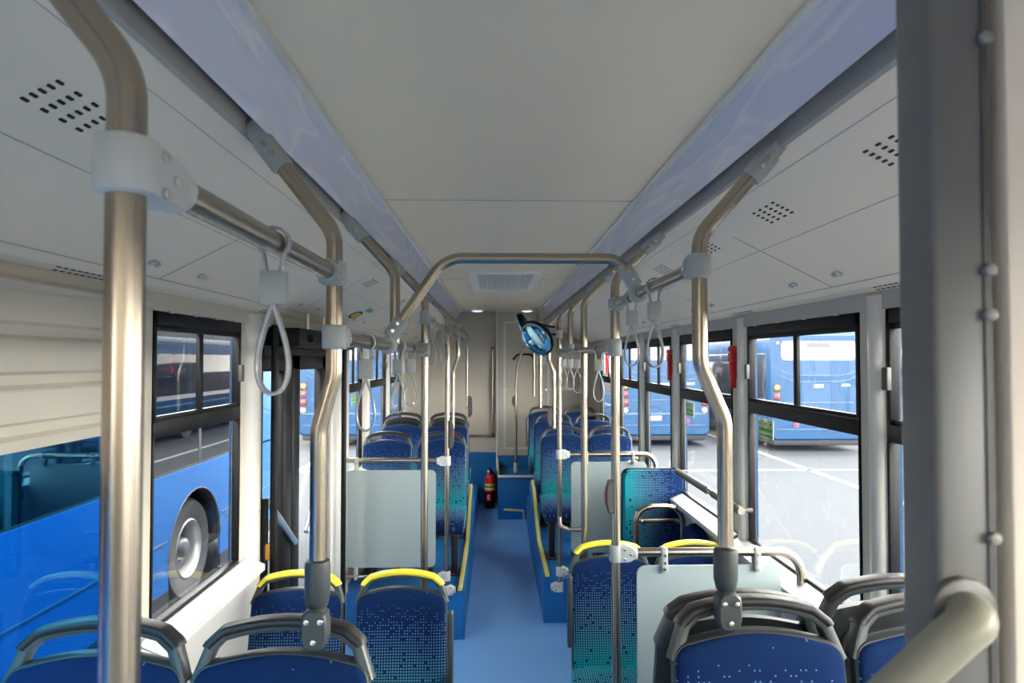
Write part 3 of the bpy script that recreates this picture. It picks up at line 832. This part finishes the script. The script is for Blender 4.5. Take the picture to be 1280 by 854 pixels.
# ================================================================== SEATS
def seat_outline(wb_, wt, z0, z1, arch, n=10, rc=.04):
    """rounded backrest outline (x, z)"""
    pts = []
    pts.append((-wb_/2, z0)); pts.append((wb_/2, z0))
    # right side up with slight curve
    for k in range(1, 6):
        t = k/6; pts.append((wb_/2+(wt/2-wb_/2)*t**1.6, z0+(z1-rc-z0)*t))
    for k in range(0, 6):
        a = R(90*k/5*.9); pts.append((wt/2-rc+rc*math.cos(a), z1-rc+rc*math.sin(a)-.0))
    for k in range(1, n):
        t = -1+2*k/n; pts.append((-t*(wt/2-rc), z1+arch*(1-t*t)))
    left = [(-x, z) for x, z in pts[2:2+5+6]][::-1]
    return pts+left
def recl(z): return (z-.5)*.16+.06*max(0, z-.95)
def make_seat(handle='dark', arm=False):
    root = empty('passenger_seat')
    W = .405
    # fabric back, puffed
    def puffed(name, outline, m, y_front, y_back, puff, parent):
        bm = BM(); n = len(outline); cx_ = 0; cz = sum(v for _, v in outline)/n
        def ring(k, yo):
            r_ = []
            for u, v in outline:
                r_.append(bm.verts.new((u*(1-k), yo+recl(cz+(v-cz)*(1-k)), cz+(v-cz)*(1-k))))
            return r_
        rs = [ring(0, y_back), ring(0, y_front+.012), ring(.02, y_front+.004), ring(.06, y_front), ring(.3, y_front-puff*.3), ring(.6, y_front-puff*.2), ring(.85, y_front-puff*.1)]
        for a, b in zip(rs, rs[1:]):
            for j in range(n): bm.faces.new((a[j], a[(j+1) % n], b[(j+1) % n], b[j]))
        bm.faces.new(rs[0][::-1]); bm.faces.new(rs[-1])
        return link(name, bm, m, parent)
    fab = seat_outline(W-.008, W-.026, .425, .990, .022)
    puffed('backrest', fab, 'moquette_back', -.028, .0, .012, root)
    she = seat_outline(W, W-.018, .42, .995, .022)
    bm = BM(); prism(bm, she, lambda u, v, t: Vector((u, t+recl(v), v)), -.018, .010, bev=.005); sh = link('seat_shell', bm, 'seat_shell', root)
    # hollow and black grip slot on the back of the shell
    bm = BM(); prism(bm, rrect(.26, .09, .03, 4), lambda u, v, t: Vector((u, t+recl(.90+v), .90+v)), .008, .013); link('shell_panel', bm, 'plastic_mid', sh)
    bm = BM(); prism(bm, rrect(.085, .026, .010, 3), lambda u, v, t: Vector((u, t+recl(.93+v), .93+v)), .012, .016); link('grip_slot', bm, 'dark_hole', sh)
    # cushion
    bm = BM(); n = 16
    rows = []
    prof = [(.0, .515), (-.05, .522), (-.12, .505), (-.25, .492), (-.36, .490), (-.405, .478), (-.43, .445), (-.432, .405), (-.42, .385)]
    bot = [(-.41, .375), (-.2, .385), (.0, .395)]
    for y, z in prof+bot:
        r_ = []
        for k in range(n+1):
            t = -1+2*k/n; edge = abs(t)**6
            dz = -.018*edge if (y, z) in prof[:6] else 0
            narrow = 1-(.06*(max(0, -y-.34)/.09)**2)
            r_.append(bm.verts.new((t*W/2*narrow, y+recl(.46), z+dz-.010*(1-t*t)*(1 if (y, z) in prof[1:5] else 0))))
        rows.append(r_)
    m_ = len(rows)
    for i in range(m_):
        a, b = rows[i], rows[(i+1) % m_]
        for k in range(n): bm.faces.new((a[k], a[k+1], b[k+1], b[k]))
    bm.faces.new([r_[0] for r_ in rows]); bm.faces.new([r_[-1] for r_ in rows][::-1])
    link('cushion', bm, 'moquette_cushion', root)
    bm = BM(); box(bm, -W/2+.01, W/2-.01, -.40, .03, .355, .385, .01); box(bm, -W/2+.02, W/2-.02, -.03, .02, .36, .41, .01); link('seat_pan', bm, 'seat_shell', root)
    bm = BM(); box(bm, -.14, -.09, -.16, -.02, .0, .36, .008); box(bm, -.17, -.06, -.20, .02, 0, .015, .004); link('leg', bm, 'plastic_dark', root)
    bm = BM(); box(bm, .09, .14, -.16, -.02, .0, .36, .008); box(bm, .06, .17, -.20, .02, 0, .015, .004); link('leg', bm, 'plastic_dark', root)
    # handle
    hw = W/2-.012
    zt = 1.068
    key = [(-hw, .955), (-hw+.030, 1.055), (-hw+.062, zt-.022), (0, zt), (hw-.062, zt-.022), (hw-.030, 1.055), (hw, .955)]
    def hp(pts, off=0): return [(x, off+recl(z), z) for x, z in pts]
    def arc(pts):
        top = [(-hw+.056+(2*hw-.116)*k/8, zt-.020+.020*(1-(-1+k/4)**2)) for k in range(9)]
        return [(-hw+.001, .95), (-hw+.028, 1.022)]+top+[(hw-.028, 1.022), (hw-.001, .95)]
    path = fillet(hp(arc(0), .005), .028, 5)
    bm = BM(); sweep(bm, path, rrect(.026, .040, .007, 2), up=(0, 1, 0)); link('handle', bm, 'plastic_mid', root)
    up_ = [(x*1.035, y-.001, z+.007) for x, y, z in path if z > (.985 if handle != 'yellow' else .95)]
    bm = BM(); sweep(bm, up_, rrect(.020, .046 if handle != 'yellow' else .047, .008, 3), up=(0, 1, 0))
    c_ = link('handle_cover', bm, 'yellow' if handle == 'yellow' else 'plastic_dark', root)
    if handle == 'yellow': tag(c_, 'yellow handle cover')
    if arm:
        bm = BM(); s_ = arm
        box(bm, s_*(W/2+.014)-.012, s_*(W/2+.014)+.012, -.075, -.030, .62, .96, .010, 3); box(bm, min(s_*W/2-.01, s_*(W/2+.02)), max(s_*W/2-.01, s_*(W/2+.02)), -.06, .0, .64, .69, .008)
        link('armrest', bm, 'plastic_mid', root)
    return root
proto = {}
SEATS = [   # kind, arm, x, y, z, rotation, label
 ('dark', 0, -.877, 1.50, .335, 0, 'navy seat with dark handle beside the ribbed blind, cut by the nearest pole'),
 ('dark', 0, -.470, 1.50, .335, 0, 'navy seat with dark handle gripped by the crooked left pole'),
 ('yellow', 0, -.845, 2.96, 0, 0, 'yellow handled navy seat next to the window wall before the door'),
 ('yellow', 1, -.400, 2.96, 0, 0, 'yellow handled navy seat with folded armrest on the left of the aisle'),
 ('yellow', -1, .575, 3.42, 0, 0, 'yellow handled navy seat with folded armrest on the right of the aisle'),
 ('yellow', 0, 1.000, 3.42, 0, 0, 'yellow handled navy seat mostly hidden by the near frosted screen'),
 ('dark', 0, .590, 1.50, .372, 0, 'front navy seat of the pair gripped by the crooked right pole'),
 ('dark', 0, 1.0, 1.50, .372, 0, 'front navy seat at the window, partly behind the beige tube'),
 ('dark', 0, .588, 1.78, .36, math.pi, 'rear-facing seat back just behind the seat gripped by the right pole'),
 ('dark', 0, 1.000, 1.82, .38, math.pi, 'rear-facing seat back at the window behind the beige tube'),
 ('dark', 0, -.870, 5.60, .33, 0, 'navy seat directly behind the left frosted screen, at the window'),
 ('dark', 0, -.430, 5.60, .33, 0, 'navy seat directly behind the left frosted screen, on the aisle'),
 ('dark', 0, -.885, 6.62, .36, 0, 'second row navy window seat on the left, black grip slot above it'),
 ('dark', 0, -.452, 6.62, .36, 0, 'second row navy aisle seat on the left, under the last poles'),
 ('dark', 0, -.885, 6.90, .40, math.pi, 'rear-facing seat back behind the second left window seat'),
 ('dark', 0, -.452, 6.90, .40, math.pi, 'rear-facing seat back behind the second left aisle seat'),
 ('dark', 0, .592, 6.02, .33, 0, 'navy aisle seat directly behind the far right frosted screen'),
 ('dark', 0, 1.000, 6.02, .33, 0, 'navy window seat directly behind the far right frosted screen'),
 ('dark', 0, .592, 7.05, .36, 0, 'middle row navy aisle seat on the right rear'),
 ('dark', 0, 1.000, 7.05, .36, 0, 'middle row navy window seat on the right rear'),
 ('dark', -1, .590, 8.20, .36, 0, 'last row navy aisle seat with armrest against the beige hatch'),
 ('dark', 0, 1.000, 8.20, .36, 0, 'last row navy window seat in the right rear corner'),
]
for kind, arm, x, y, z, rz, lab in SEATS:
    k = (kind, arm)
    if k not in proto: o = proto[k] = make_seat(kind, arm)
    else: o = copy_tree(proto[k])
    o.location = (x, y, z); o.rotation_euler = (0, 0, rz)
    tag(o, lab, 'seat', 'rows of navy passenger seats')

# tip-up seat panel with steel hoop, by the wheelchair space
root = empty('wheelchair_backrest', 'upright teal dotted padded panel without handle before the far right screen', 'backrest', (1.02, 4.50, 0))
bm = BM(); prism(bm, rrect(.385, .66, .05, 6), lambda u, v, t: Vector((u, t, .955+v)), -.03, .03, bev=.012); link('pad', bm, 'moquette_side', root)
bm = BM(); prism(bm, rrect(.395, .68, .05, 6), lambda u, v, t: Vector((u, t, .95+v)), .02, .05, bev=.004); link('back_plate', bm, 'black_rubber', root)
bm = BM(); box(bm, -.05, .05, .0, .06, 0, .62, .01); link('post', bm, 'plastic_mid', root)
root = empty('steel_hoop', 'steel hoop with riveted cross plate before the teal panel', 'hoop', (1.015, 4.30, 0))
bm = BM(); tube(bm, fillet([(-.145, 0, .30), (-.145, 0, 1.09), (.145, 0, 1.09), (.145, 0, .30)], .10, 12), .019, 16); link('tube', bm, 'steel', root)
bm = BM(); box(bm, -.135, .135, -.006, .004, .985, 1.015, .002); pl = link('cross_plate', bm, 'steel', root)
bm = BM()
for x in (-.11, .11): cyl(bm, (x, -.012, 1.0), (x, 0, 1.0), .009, 12, bev=.002)
link('screw', bm, 'screw', pl)
bm = BM(); box(bm, -.17, .17, -.03, .04, 0, .31, .01); link('foot_box', bm, 'plastic_mid', root)
for y, z, lab in ((4.02, .60, 'dark folded tip-up seat flat on the right wall by the yellow tab'), (3.70, .50, 'dark domed tip-up seat low on the right wall, nearer the camera')):
    root = empty('folding_seat', lab, 'seat', (XR, y, 0), 'folded seats on the right wall')
    bm = BM(); out = seat_outline(.40, .36, z-.15, z+.42, .03, rc=.12); prism(bm, out, lambda u, v, t: Vector((t, u, v)), -.09, -.02, bev=.015); link('cushion', bm, 'moquette_back', root)
    bm = BM(); box(bm, -.03, 0, -.14, .14, z-.2, z+.2, .01); link('bracket', bm, 'black_rubber', root)
bm = BM(); box(bm, XR-.012, XR-.001, 3.96, 4.02, .93, 1.04, .004); tag(link('release_tab', bm, 'yellow', None), 'yellow tab on the grey wall below the right window', 'tab')
# window rail on the right wall
root = empty('window_rail', 'grey padded rail along the right window above the teal panel', 'handrail', (XR-.06, 0, 1.29))
bm = BM(); tube(bm, [(0, 3.24, 0), (0, 4.40, 0)], .017); link('tube', bm, 'steel', root)
bm = BM(); cyl(bm, (0, 3.76, 0), (0, 4.38, 0), .022, 14, bev=.004); cyl(bm, (0, 3.27, 0), (0, 3.66, 0), .022, 14, bev=.004); link('grip_sleeve', bm, 'box_grey', root)
bm = BM()
for y in (3.26, 3.71, 4.38): tube(bm, [(0, y, 0), (.058, y, 0)], .011, 10)
link('bracket', bm, 'box_grey', root)

# ------------------------------------------------------------------ small things
def hammer(side, y, z, lab):
    x = XR-.022 if side > 0 else XL+.022
    root = empty('emergency_hammer', lab, 'hammer', (x, y, z), 'red emergency hammers on the window pillars')
    bm = BM(); box(bm, -.012, .012, -.017, .017, -.11, .02, .004); 
    for k in range(5): box(bm, -.014, .014, -.019, .019, -.10+k*.016, -.094+k*.016, .002)
    link('handle', bm, 'red', root)
    bm = BM(); box(bm, -.016, .016, -.026, .026, .02, .07, .006); cyl(bm, (-.0, -.04, .085), (0, .03, .085), .016, 12, bev=.004); cyl(bm, (0, -.04, .085), (0, -.055, .085), .012, 10, r2=.002); link('head', bm, 'red', root)
    bm = BM(); box(bm, .010*side if side > 0 else -.022, .022 if side > 0 else -.010, -.03, .03, -.06, .05, .003); link('holder', bm, 'red_dark', root)
hammer(1, 3.46, 1.965, 'red emergency hammer between the two nearest right windows')
hammer(1, 4.72, 1.965, 'red emergency hammer seen through the large right strap')
hammer(1, 7.4, 1.965, 'farthest red emergency hammer on the right, beside a strap')
hammer(-1, 6.0, 1.99, 'red emergency hammer on the left wall behind a strap block')
def sticker(side, y, z, lab):
    x = (XR-.012) if side > 0 else (XL+.012)
    x = (XR+.0145) if side > 0 else (XL-.0145)
    root = empty('exit_sticker', lab, 'sticker', (x, y, z), 'green exit stickers on the windows')
    bm = BM(); box(bm, -.0008, .0008, -.085, .085, -.042, .042); link('backing', bm, 'sticker_pale', root, smooth=False)
    bm = BM()
    for zz, h in ((.022, .008), (-.006, .014), (-.032, .010)):
        for k in range(5):
            if h < .01 and k % 2: continue
            box(bm, -.0016, .0016, -.075+k*.032, -.050+k*.032, zz-h/2, zz+h/2)
    link('lettering', bm, 'green_ink', root, smooth=False)
sticker(1, 3.13, 1.685, 'green and yellow sticker on the large right window, under the black bar')
sticker(1, 4.36, 1.685, 'green and yellow sticker in the right window beside the crooked pole')
sticker(-1, 5.48, 1.685, 'green and yellow sticker on the left window past the door')
# oval black and orange sign with green writing, on the left cove by the door
root = empty('door_warning_sign', 'orange and black oval sign with green writing on the left cove', 'sign', ptL(.42, 4.55, .002))
q = Matrix((dL, Vector((0, 1, 0)), nL)).transposed().to_4x4()
bm = BM(); lathe(bm, [(1, 0), (1, .001)], 24, q @ Matrix.Diagonal((.045, .12, 1, 1))); link('black_rim', bm, 'box_black', root)
bm = BM(); lathe(bm, [(1, .001), (1, .002)], 24, q @ Matrix.Diagonal((.032, .10, 1, 1))); link('orange_field', bm, 'orange', root)
bm = BM()
for k in range(6):
    c = q @ Vector((-.085+(.012 if k % 2 else 0), .02+k*.035, .001))
    for dx, dy, sx, sy in ((0, 0, .02, .004), (.008, .01, .004, .010), (-.008, -.008, .004, .010)):
        v = [c+dL*(dx+a*sx)+Vector((0, dy+b*sy, 0)) for a, b in ((-1, -1), (1, -1), (1, 1), (-1, 1))]
        lo = [bm.verts.new(p_) for p_ in v]; hi = [bm.verts.new(p_+nL*.001) for p_ in v]
        bm.faces.new(hi)
        for j in range(4): bm.faces.new((lo[j], lo[(j+1) % 4], hi[(j+1) % 4], hi[j]))
link('lettering', bm, 'green_ink', root, smooth=False)

# fire extinguisher
root = empty('fire_extinguisher', 'red and black fire extinguisher standing in the rear corner of the aisle', 'extinguisher', (-.065, 8.98, .095))
bm = BM(); lathe(bm, [(.060, 0), (.066, .01), (.066, .20), (.064, .22)], 24); link('lower_sleeve', bm, 'box_black', root)
bm = BM(); lathe(bm, [(.0655, .215), (.066, .23), (.066, .37), (.058, .405), (.035, .43), (.024, .44)], 24); cy = link('cylinder', bm, 'red', root)
bm = BM(); lathe(bm, [(.0672, .235), (.0672, .262)], 24); lathe(bm, [(.0672, .285), (.0672, .315)], 24); link('label_band', bm, 'yellow', cy)
bm = BM(); lathe(bm, [(.0670, .262), (.0670, .285)], 24); link('blue_band', bm, 'plinth_vinyl', cy)
bm = BM(); lathe(bm, [(.022, .44), (.024, .46), (.02, .49)], 14); box(bm, -.012, .012, -.06, .02, .475, .488, .003); box(bm, -.012, .012, -.065, .02, .50, .512, .003); link('valve', bm, 'box_black', root)
bm = BM(); lathe(bm, [(.018, 0), (.018, .006)], 14, Matrix.Translation((-.02, -.03, .47)) @ Matrix.Rotation(R(90), 4, 'X')); link('gauge', bm, 'white_paint', root)
bm = BM(); tube(bm, fillet([(.02, -.02, .47), (.075, -.03, .42), (.08, -.03, .08)], .04), .010, 10); link('hose', bm, 'black_rubber', root)
bm = BM(); box(bm, -.045, .005, -.0685, -.060, .10, .19); tag_ = link('tag', bm, 'lamp_red', root)
bm = BM(); box(bm, -.032, -.008, -.0700, -.066, .12, .135); box(bm, -.032, -.026, -.0700, -.066, .12, .17); box(bm, -.032, -.008, -.0700, -.066, .155, .17); link('tag_mark', bm, 'white_paint', tag_)

# ------------------------------------------------------------------ driver cab partition at the right edge
root = tag(empty('cab_partition', 'tall blurred grey partition post at the right edge of the view', 'partition', (0, .55, 0)))
bm = BM(); box(bm, .346, .396, -.01, .04, 0, 2.70, .006, 3); box(bm, .394, .412, .012, .04, 0, 2.70); link('post', bm, 'partition_grey', root)
bm = BM(); box(bm, .386, .391, -.0115, -.005, 0, 2.70); link('groove', bm, 'box_grey', root, smooth=False)
bm = BM(); box(bm, .405, XR-.01, -.012, .02, 0, 2.70, .004); link('beige_panel', bm, 'beige_panel' if 0 else 'cove_paint', root)
bm = BM()
for z in (2.255, 2.07, 2.035, 1.86): cyl(bm, (.389, -.010, z), (.389, -.016, z), .005, 12, bev=.001)
link('bolt', bm, 'partition_bolt', root)
root = empty('beige_hoop', 'curved beige tube leaving the grey post at the bottom right corner', 'handrail', (0, .53, 0))
bm = BM(); tube(bm, fillet([(.362, .012, 1.805), (.362, -.012, 1.805), (.345, -.014, 1.795), (.275, -.0, 1.72), (.255, -.0, 1.3)], .06, 10), .0165, 18); link('tube', bm, 'beige_tube', root) if 0 else None
mat('beige_tube', (0.3, 0.285, 0.2175), .4)
link('tube', bm, 'beige_tube', root)
bm = BM(); cyl(bm, (.362, .002, 1.805), (.362, .010, 1.805), .026, 16, bev=.002); link('flange', bm, 'partition_grey', root)

# ================================================================== OUTSIDE
bm = BM(); box(bm, -120, 120, -60, 200, GROUND-.1, GROUND); link('ground', bm, 'asphalt', kind='structure')
bm = BM(); gz = GROUND
for x in (1.9, 6.8, 12.0, 17.2, -4.2, -9.4): box(bm, x-.07, x+.07, 6, 40, gz, gz+.004)
box(bm, 1.9, 30, 14.9, 15.05, gz, gz+.004); box(bm, 6.8, 30, 7.9, 8.02, gz, gz+.004); box(bm, -12, -2.2, 14.9, 15.05, gz, gz+.004)
link('ground_markings', bm, 'road_line', kind='structure', smooth=False)

def wheel(parent, x, y, s, r=.5):
    mt = Matrix.Translation((x, y, GROUND+r)) @ Matrix.Rotation(R(90)*s, 4, 'Y')
    bm = BM(); lathe(bm, [(r*.56, .0), (r*.60, .015), (r*.93, .02), (r, -.03), (r, -.24), (r*.9, -.28), (r*.56, -.28)], 40, mt, cap=False); t_ = link('wheel', bm, 'tyre', parent)
    bm = BM(); lathe(bm, [(r*.585, .012), (r*.56, .022), (r*.53, .0), (r*.515, -.05), (r*.50, -.13), (r*.47, -.17)], 36, mt, cap=False); link('rim', bm, 'rim', t_)
    bm = BM(); lathe(bm, [(r*.50, -.15), (r*.40, -.125), (r*.32, -.125), (r*.24, -.10), (r*.20, -.03), (r*.15, -.01), (.02, -.008)], 36, mt); link('wheel_disc', bm, 'wheel_disc', t_)
    bm = BM()
    for k in range(10):
        a = 2*math.pi*k/10; c = mt @ Vector((r*.36*math.cos(a), r*.36*math.sin(a), -.128)); d = (mt.to_3x3() @ Vector((0, 0, 1)))
        cyl(bm, c, c+d*.03, .017, 8)
    link('wheel_nut', bm, 'screw', t_)
# --- bus parked alongside on the left
SX = -3.0
root = empty('blue_bus', 'blue bus parked close alongside the left windows, its wheel showing', 'bus', (SX, 4, GROUND), 'blue buses parked outside')
def rel(o): o.location = -Vector(root.location); return o
y0, y1 = -4.0, 9.5; zb, zw, zt = -.12, .935, 2.75; wy = 7.12; AR = .60
def arch(y_c):
    return [(y_c+AR*math.cos(a), GROUND+.5+AR*math.sin(a)) for a in [math.pi-math.pi*k/16 for k in range(17)]]
ar = [p_ for p_ in arch(wy) if p_[1] > zb]
out = [(y0, zb)]+[(ar[0][0], zb)]+ar+[(ar[-1][0], zb)]+[(y1, zb), (y1, zw), (y0, zw)]
bm = BM(); prism(bm, out, lambda y, z, x: Vector((x, y, z)), SX, SX-.02); rel(link('side_panel', bm, 'bus_blue_deep', root, smooth=False))
bm = BM(); box(bm, SX-2.5, SX-.5, y0, y1, GROUND+.14, .55); rel(link('chassis', bm, 'bus_trim_dark', root, smooth=False))
bm = BM(); box(bm, SX-2.5, SX-2.42, y0, y1, .4, zw); box(bm, SX-2.5, SX, y1-.06, y1, zb, zw); box(bm, SX-2.5, SX, y0, y0+.06, zb, zw)
box(bm, SX-2.5, SX, 8.75, y1, zw-.02, 2.7); box(bm, SX-2.5, SX-.02, y0, y1, 2.62, 2.95, .08, 3); rel(link('body', bm, 'bus_blue_deep', root, smooth=False))
bm = BM(); box(bm, SX-.03, SX-.012, y0+.05, y1-.05, zw, 2.64); rel(link('window_glass', bm, 'bus_glass', root, smooth=False))
bm = BM(); box(bm, SX-2.49, SX-2.47, y0+.05, y1-.05, zw, 2.64); box(bm, SX-2.45, SX-.05, y1-.04, y1-.02, zw, 2.64); rel(link('far_glass', bm, 'bus_glass_far', root, smooth=False)) if 0 else bm.free()
bm = BM()
for yy in (-2.6, -1.2, .2, 1.6, 3.0, 4.4, 5.8, 7.2, 8.6): box(bm, SX-.035, SX-.009, yy-.03, yy+.03, zw, 2.64); box(bm, SX-2.49, SX-2.44, yy-.05, yy+.05, zw, 2.64)
box(bm, SX-.04, SX-.008, y0, y1, zw-.03, zw+.02); box(bm, SX-.04, SX-.01, y0, y1, 1.62, 1.66)
rel(link('window_bar', bm, 'bus_trim_dark', root, smooth=False))
bm = BM(); sweep(bm, [Vector((SX-.24, wy+(y-wy)*1.02, z)) for y, z in arch(wy)], rrect(.03, .42, .005, 1), up=(1, 0, 0)); box(bm, SX-.5, SX-.46, wy-AR, wy+AR, GROUND+.3, GROUND+.5+AR); rel(link('wheel_well', bm, 'bus_trim_dark', root, smooth=False))
A2 = [Vector((SX-.004, y, z)) for y, z in arch(wy)]
bm = BM(); sweep(bm, A2, rrect(.014, .02, .004, 2), up=(1, 0, 0)); rel(link('arch_trim', bm, 'plastic_mid', root))
bm = BM(); box(bm, SX-.002, SX+.006, y0, wy-AR-.03, .32, .335); box(bm, SX-.002, SX+.006, wy+AR+.03, y1, .32, .335); box(bm, SX-.002, SX+.006, wy+.75, wy+1.3, .25, .29); rel(link('panel_line', bm, 'bus_line', root, smooth=False))
bm = BM(); box(bm, SX-.002, SX+.012, wy+.95, wy+1.05, .36, .42, .004); rel(link('side_marker', bm, 'lamp_orange', root))
bm = BM(); box(bm, SX-.08, SX+.004, y0, wy-AR, GROUND+.12, zb); box(bm, SX-.08, SX+.004, wy+AR, y1, GROUND+.12, zb); rel(link('skirt', bm, 'bus_trim_dark', root, smooth=False))
root['_'] = 0; del root['_']
wh = wheel(root, SX-.09, wy, 1)
for o in bpy.data.objects:
    if o.parent is root and o.name.startswith('wheel') and o.location.length < 1e-6: o.location = -Vector(root.location)
# seats glimpsed inside that bus: floor and ceiling kept dark
# --- buses seen from behind
def rear_bus(label, x, y, col='bus_blue', length=11):
    root = empty('blue_bus', label, 'bus', (x, y, GROUND), 'blue buses parked outside')
    W = 2.5; H = 3.05; zb = .30
    def out_(k=0): return [(u, v+(H+zb)/2) for u, v in rrect(W-2*k, H-zb-2*k, .16, 5)]
    bm = BM(); prism(bm, out_(), lambda u, v, t: Vector((u, t, v)), 0, length, bev=.06); link('body', bm, col, root)
    bm = BM(); prism(bm, [(u, v+2.62) for u, v in rrect(1.95, .50, .10, 4)], lambda u, v, t: Vector((u, t, v)), -.012, .02); g = link('rear_window', bm, 'bus_glass_solid', root)
    bm = BM(); box(bm, -.3, .3, -.016, -.01, 2.70, 2.82); link('route_board', bm, 'building_grey', g)
    for s in (-1, 1):
        for k, (z, m) in enumerate(((1.66, 'lamp_orange'), (1.44, 'lamp_red'), (1.22, 'lamp_red'), (1.00, 'lamp_white'))):
            bm = BM(); box(bm, s*1.09-.095, s*1.09+.095, -.02, .03, z-.10, z+.10, .02); h = link('lamp_housing', bm, 'bus_trim_dark', root)
            bm = BM(); lathe(bm, [(.066, 0), (.062, .02), (.035, .035)], 18, Matrix.Translation((s*1.09, -.02, z)) @ Matrix.Rotation(R(90), 4, 'X')); link('tail_lamp', bm, m, h)
        bm = BM(); lathe(bm, [(.035, 0), (.03, .014)], 14, Matrix.Translation((s*1.05, -.0, 2.82)) @ Matrix.Rotation(R(90), 4, 'X')); link('marker_lamp', bm, 'lamp_orange', root)
        bm = BM(); lathe(bm, [(.055, 0), (.05, .02)], 14, Matrix.Translation((s*.62, -.02, .70)) @ Matrix.Rotation(R(90), 4, 'X')); link('reflector', bm, 'lamp_red', root)
        bm = BM(); box(bm, s*W/2-.015, s*W/2+.015, .3, length-.3, 1.35, 2.55, .02); link('side_glass', bm, 'bus_glass_solid', root)
        bm = BM(); box(bm, s*W/2-.018, s*W/2+.018, .15, length-.3, 1.02, 1.06); link('side_line', bm, 'bus_line', root)
        for yy in (2.6, 8.4):
            bm = BM(); lathe(bm, [(.46, -.02), (.48, .0), (.48, .24), (.3, .26)], 24, Matrix.Translation((s*(W/2-.26), yy, .48)) @ Matrix.Rotation(R(90)*s, 4, 'Y')); link('wheel', bm, 'tyre', root)
    bm = BM()
    for z, dz, hw in ((1.98, .12, 1.0), (1.82, .14, 1.0), (1.28, .0, .9)):
        pts = [(-hw, -.008, z+dz), (-hw*.8, -.008, z+dz*.3), (-hw*.55, -.008, z), (hw*.55, -.008, z), (hw*.8, -.008, z+dz*.3), (hw, -.008, z+dz)]
        sweep(bm, fillet(pts, .3, 4), rrect(.022, .02, .004, 1), up=(0, 1, 0))
    box(bm, -1.15, 1.15, -.02, .0, .88, .93); box(bm, -1.1, 1.1, -.02, .0, .58, .60)
    link('crease_line', bm, 'bus_line', root)
    bm = BM(); box(bm, -.12, .12, -.02, .0, 1.66, 1.74, .01); box(bm, .60, .82, -.02, 0, 1.70, 1.755, .01); link('badge', bm, 'white_paint', root)
    bm = BM(); box(bm, -1.15, 1.15, .10, 1.2, .16, .42, .04); link('underbody', bm, 'bus_trim_dark', root)
    bm = BM(); box(bm, -.42, -.10, -.02, 0, .72, .84, .005); link('number_plate', bm, 'white_paint', root)
rear_bus('blue bus rear seen through the nearest large right window', 8.35, 17.8)
rear_bus('blue bus rear seen through the right windows behind the crooked pole', 4.65, 19.0)
rear_bus('blue bus rear seen through the door glass on the left', -4.15, 19.2)
# distant white bus and grey buildings
root = empty('white_bus', 'distant white bus side on, in the last window strip on the right', 'bus', (31, 46, GROUND))
bm = BM(); box(bm, -6, 6, 0, 2.5, .35, 3.0, .15, 3); link('body', bm, 'bus_white', root)
bm = BM(); box(bm, -5.7, 4.9, -.02, .02, 1.15, 2.6, .01); link('side_window', bm, 'bus_glass_solid', root)
for xx in (-3.6, 2.6):
    bm = BM(); lathe(bm, [(.5, 0), (.5, .06), (.3, .07)], 24, Matrix.Translation((xx, .02, .5)) @ Matrix.Rotation(R(90), 4, 'X')); link('wheel', bm, 'tyre', root)
for x, y, wdt, h, lab in ((46, 75, 44, 14, 'pale grey depot building beyond the parking lot on the right'), (-62, 70, 50, 9, 'pale grey depot building beyond the lot on the left')):
    root = empty('depot_building', lab, 'building', (x, y, GROUND))
    bm = BM(); box(bm, -wdt/2, wdt/2, 0, 20, 0, h); link('wall_block', bm, 'building_grey', root, smooth=False)
    bm = BM(); box(bm, -wdt/2-.4, wdt/2+.4, -.5, 20.4, h, h+.6); link('roof_edge', bm, 'bus_white', root, smooth=False)
    bm = BM()
    for k in range(8):
        for j in range(2): box(bm, -wdt/2+2+k*wdt/8, -wdt/2+5+k*wdt/8, -.05, .02, 2+j*4, 4+j*4)
    link('window_band', bm, 'bus_glass_solid', root, smooth=False)
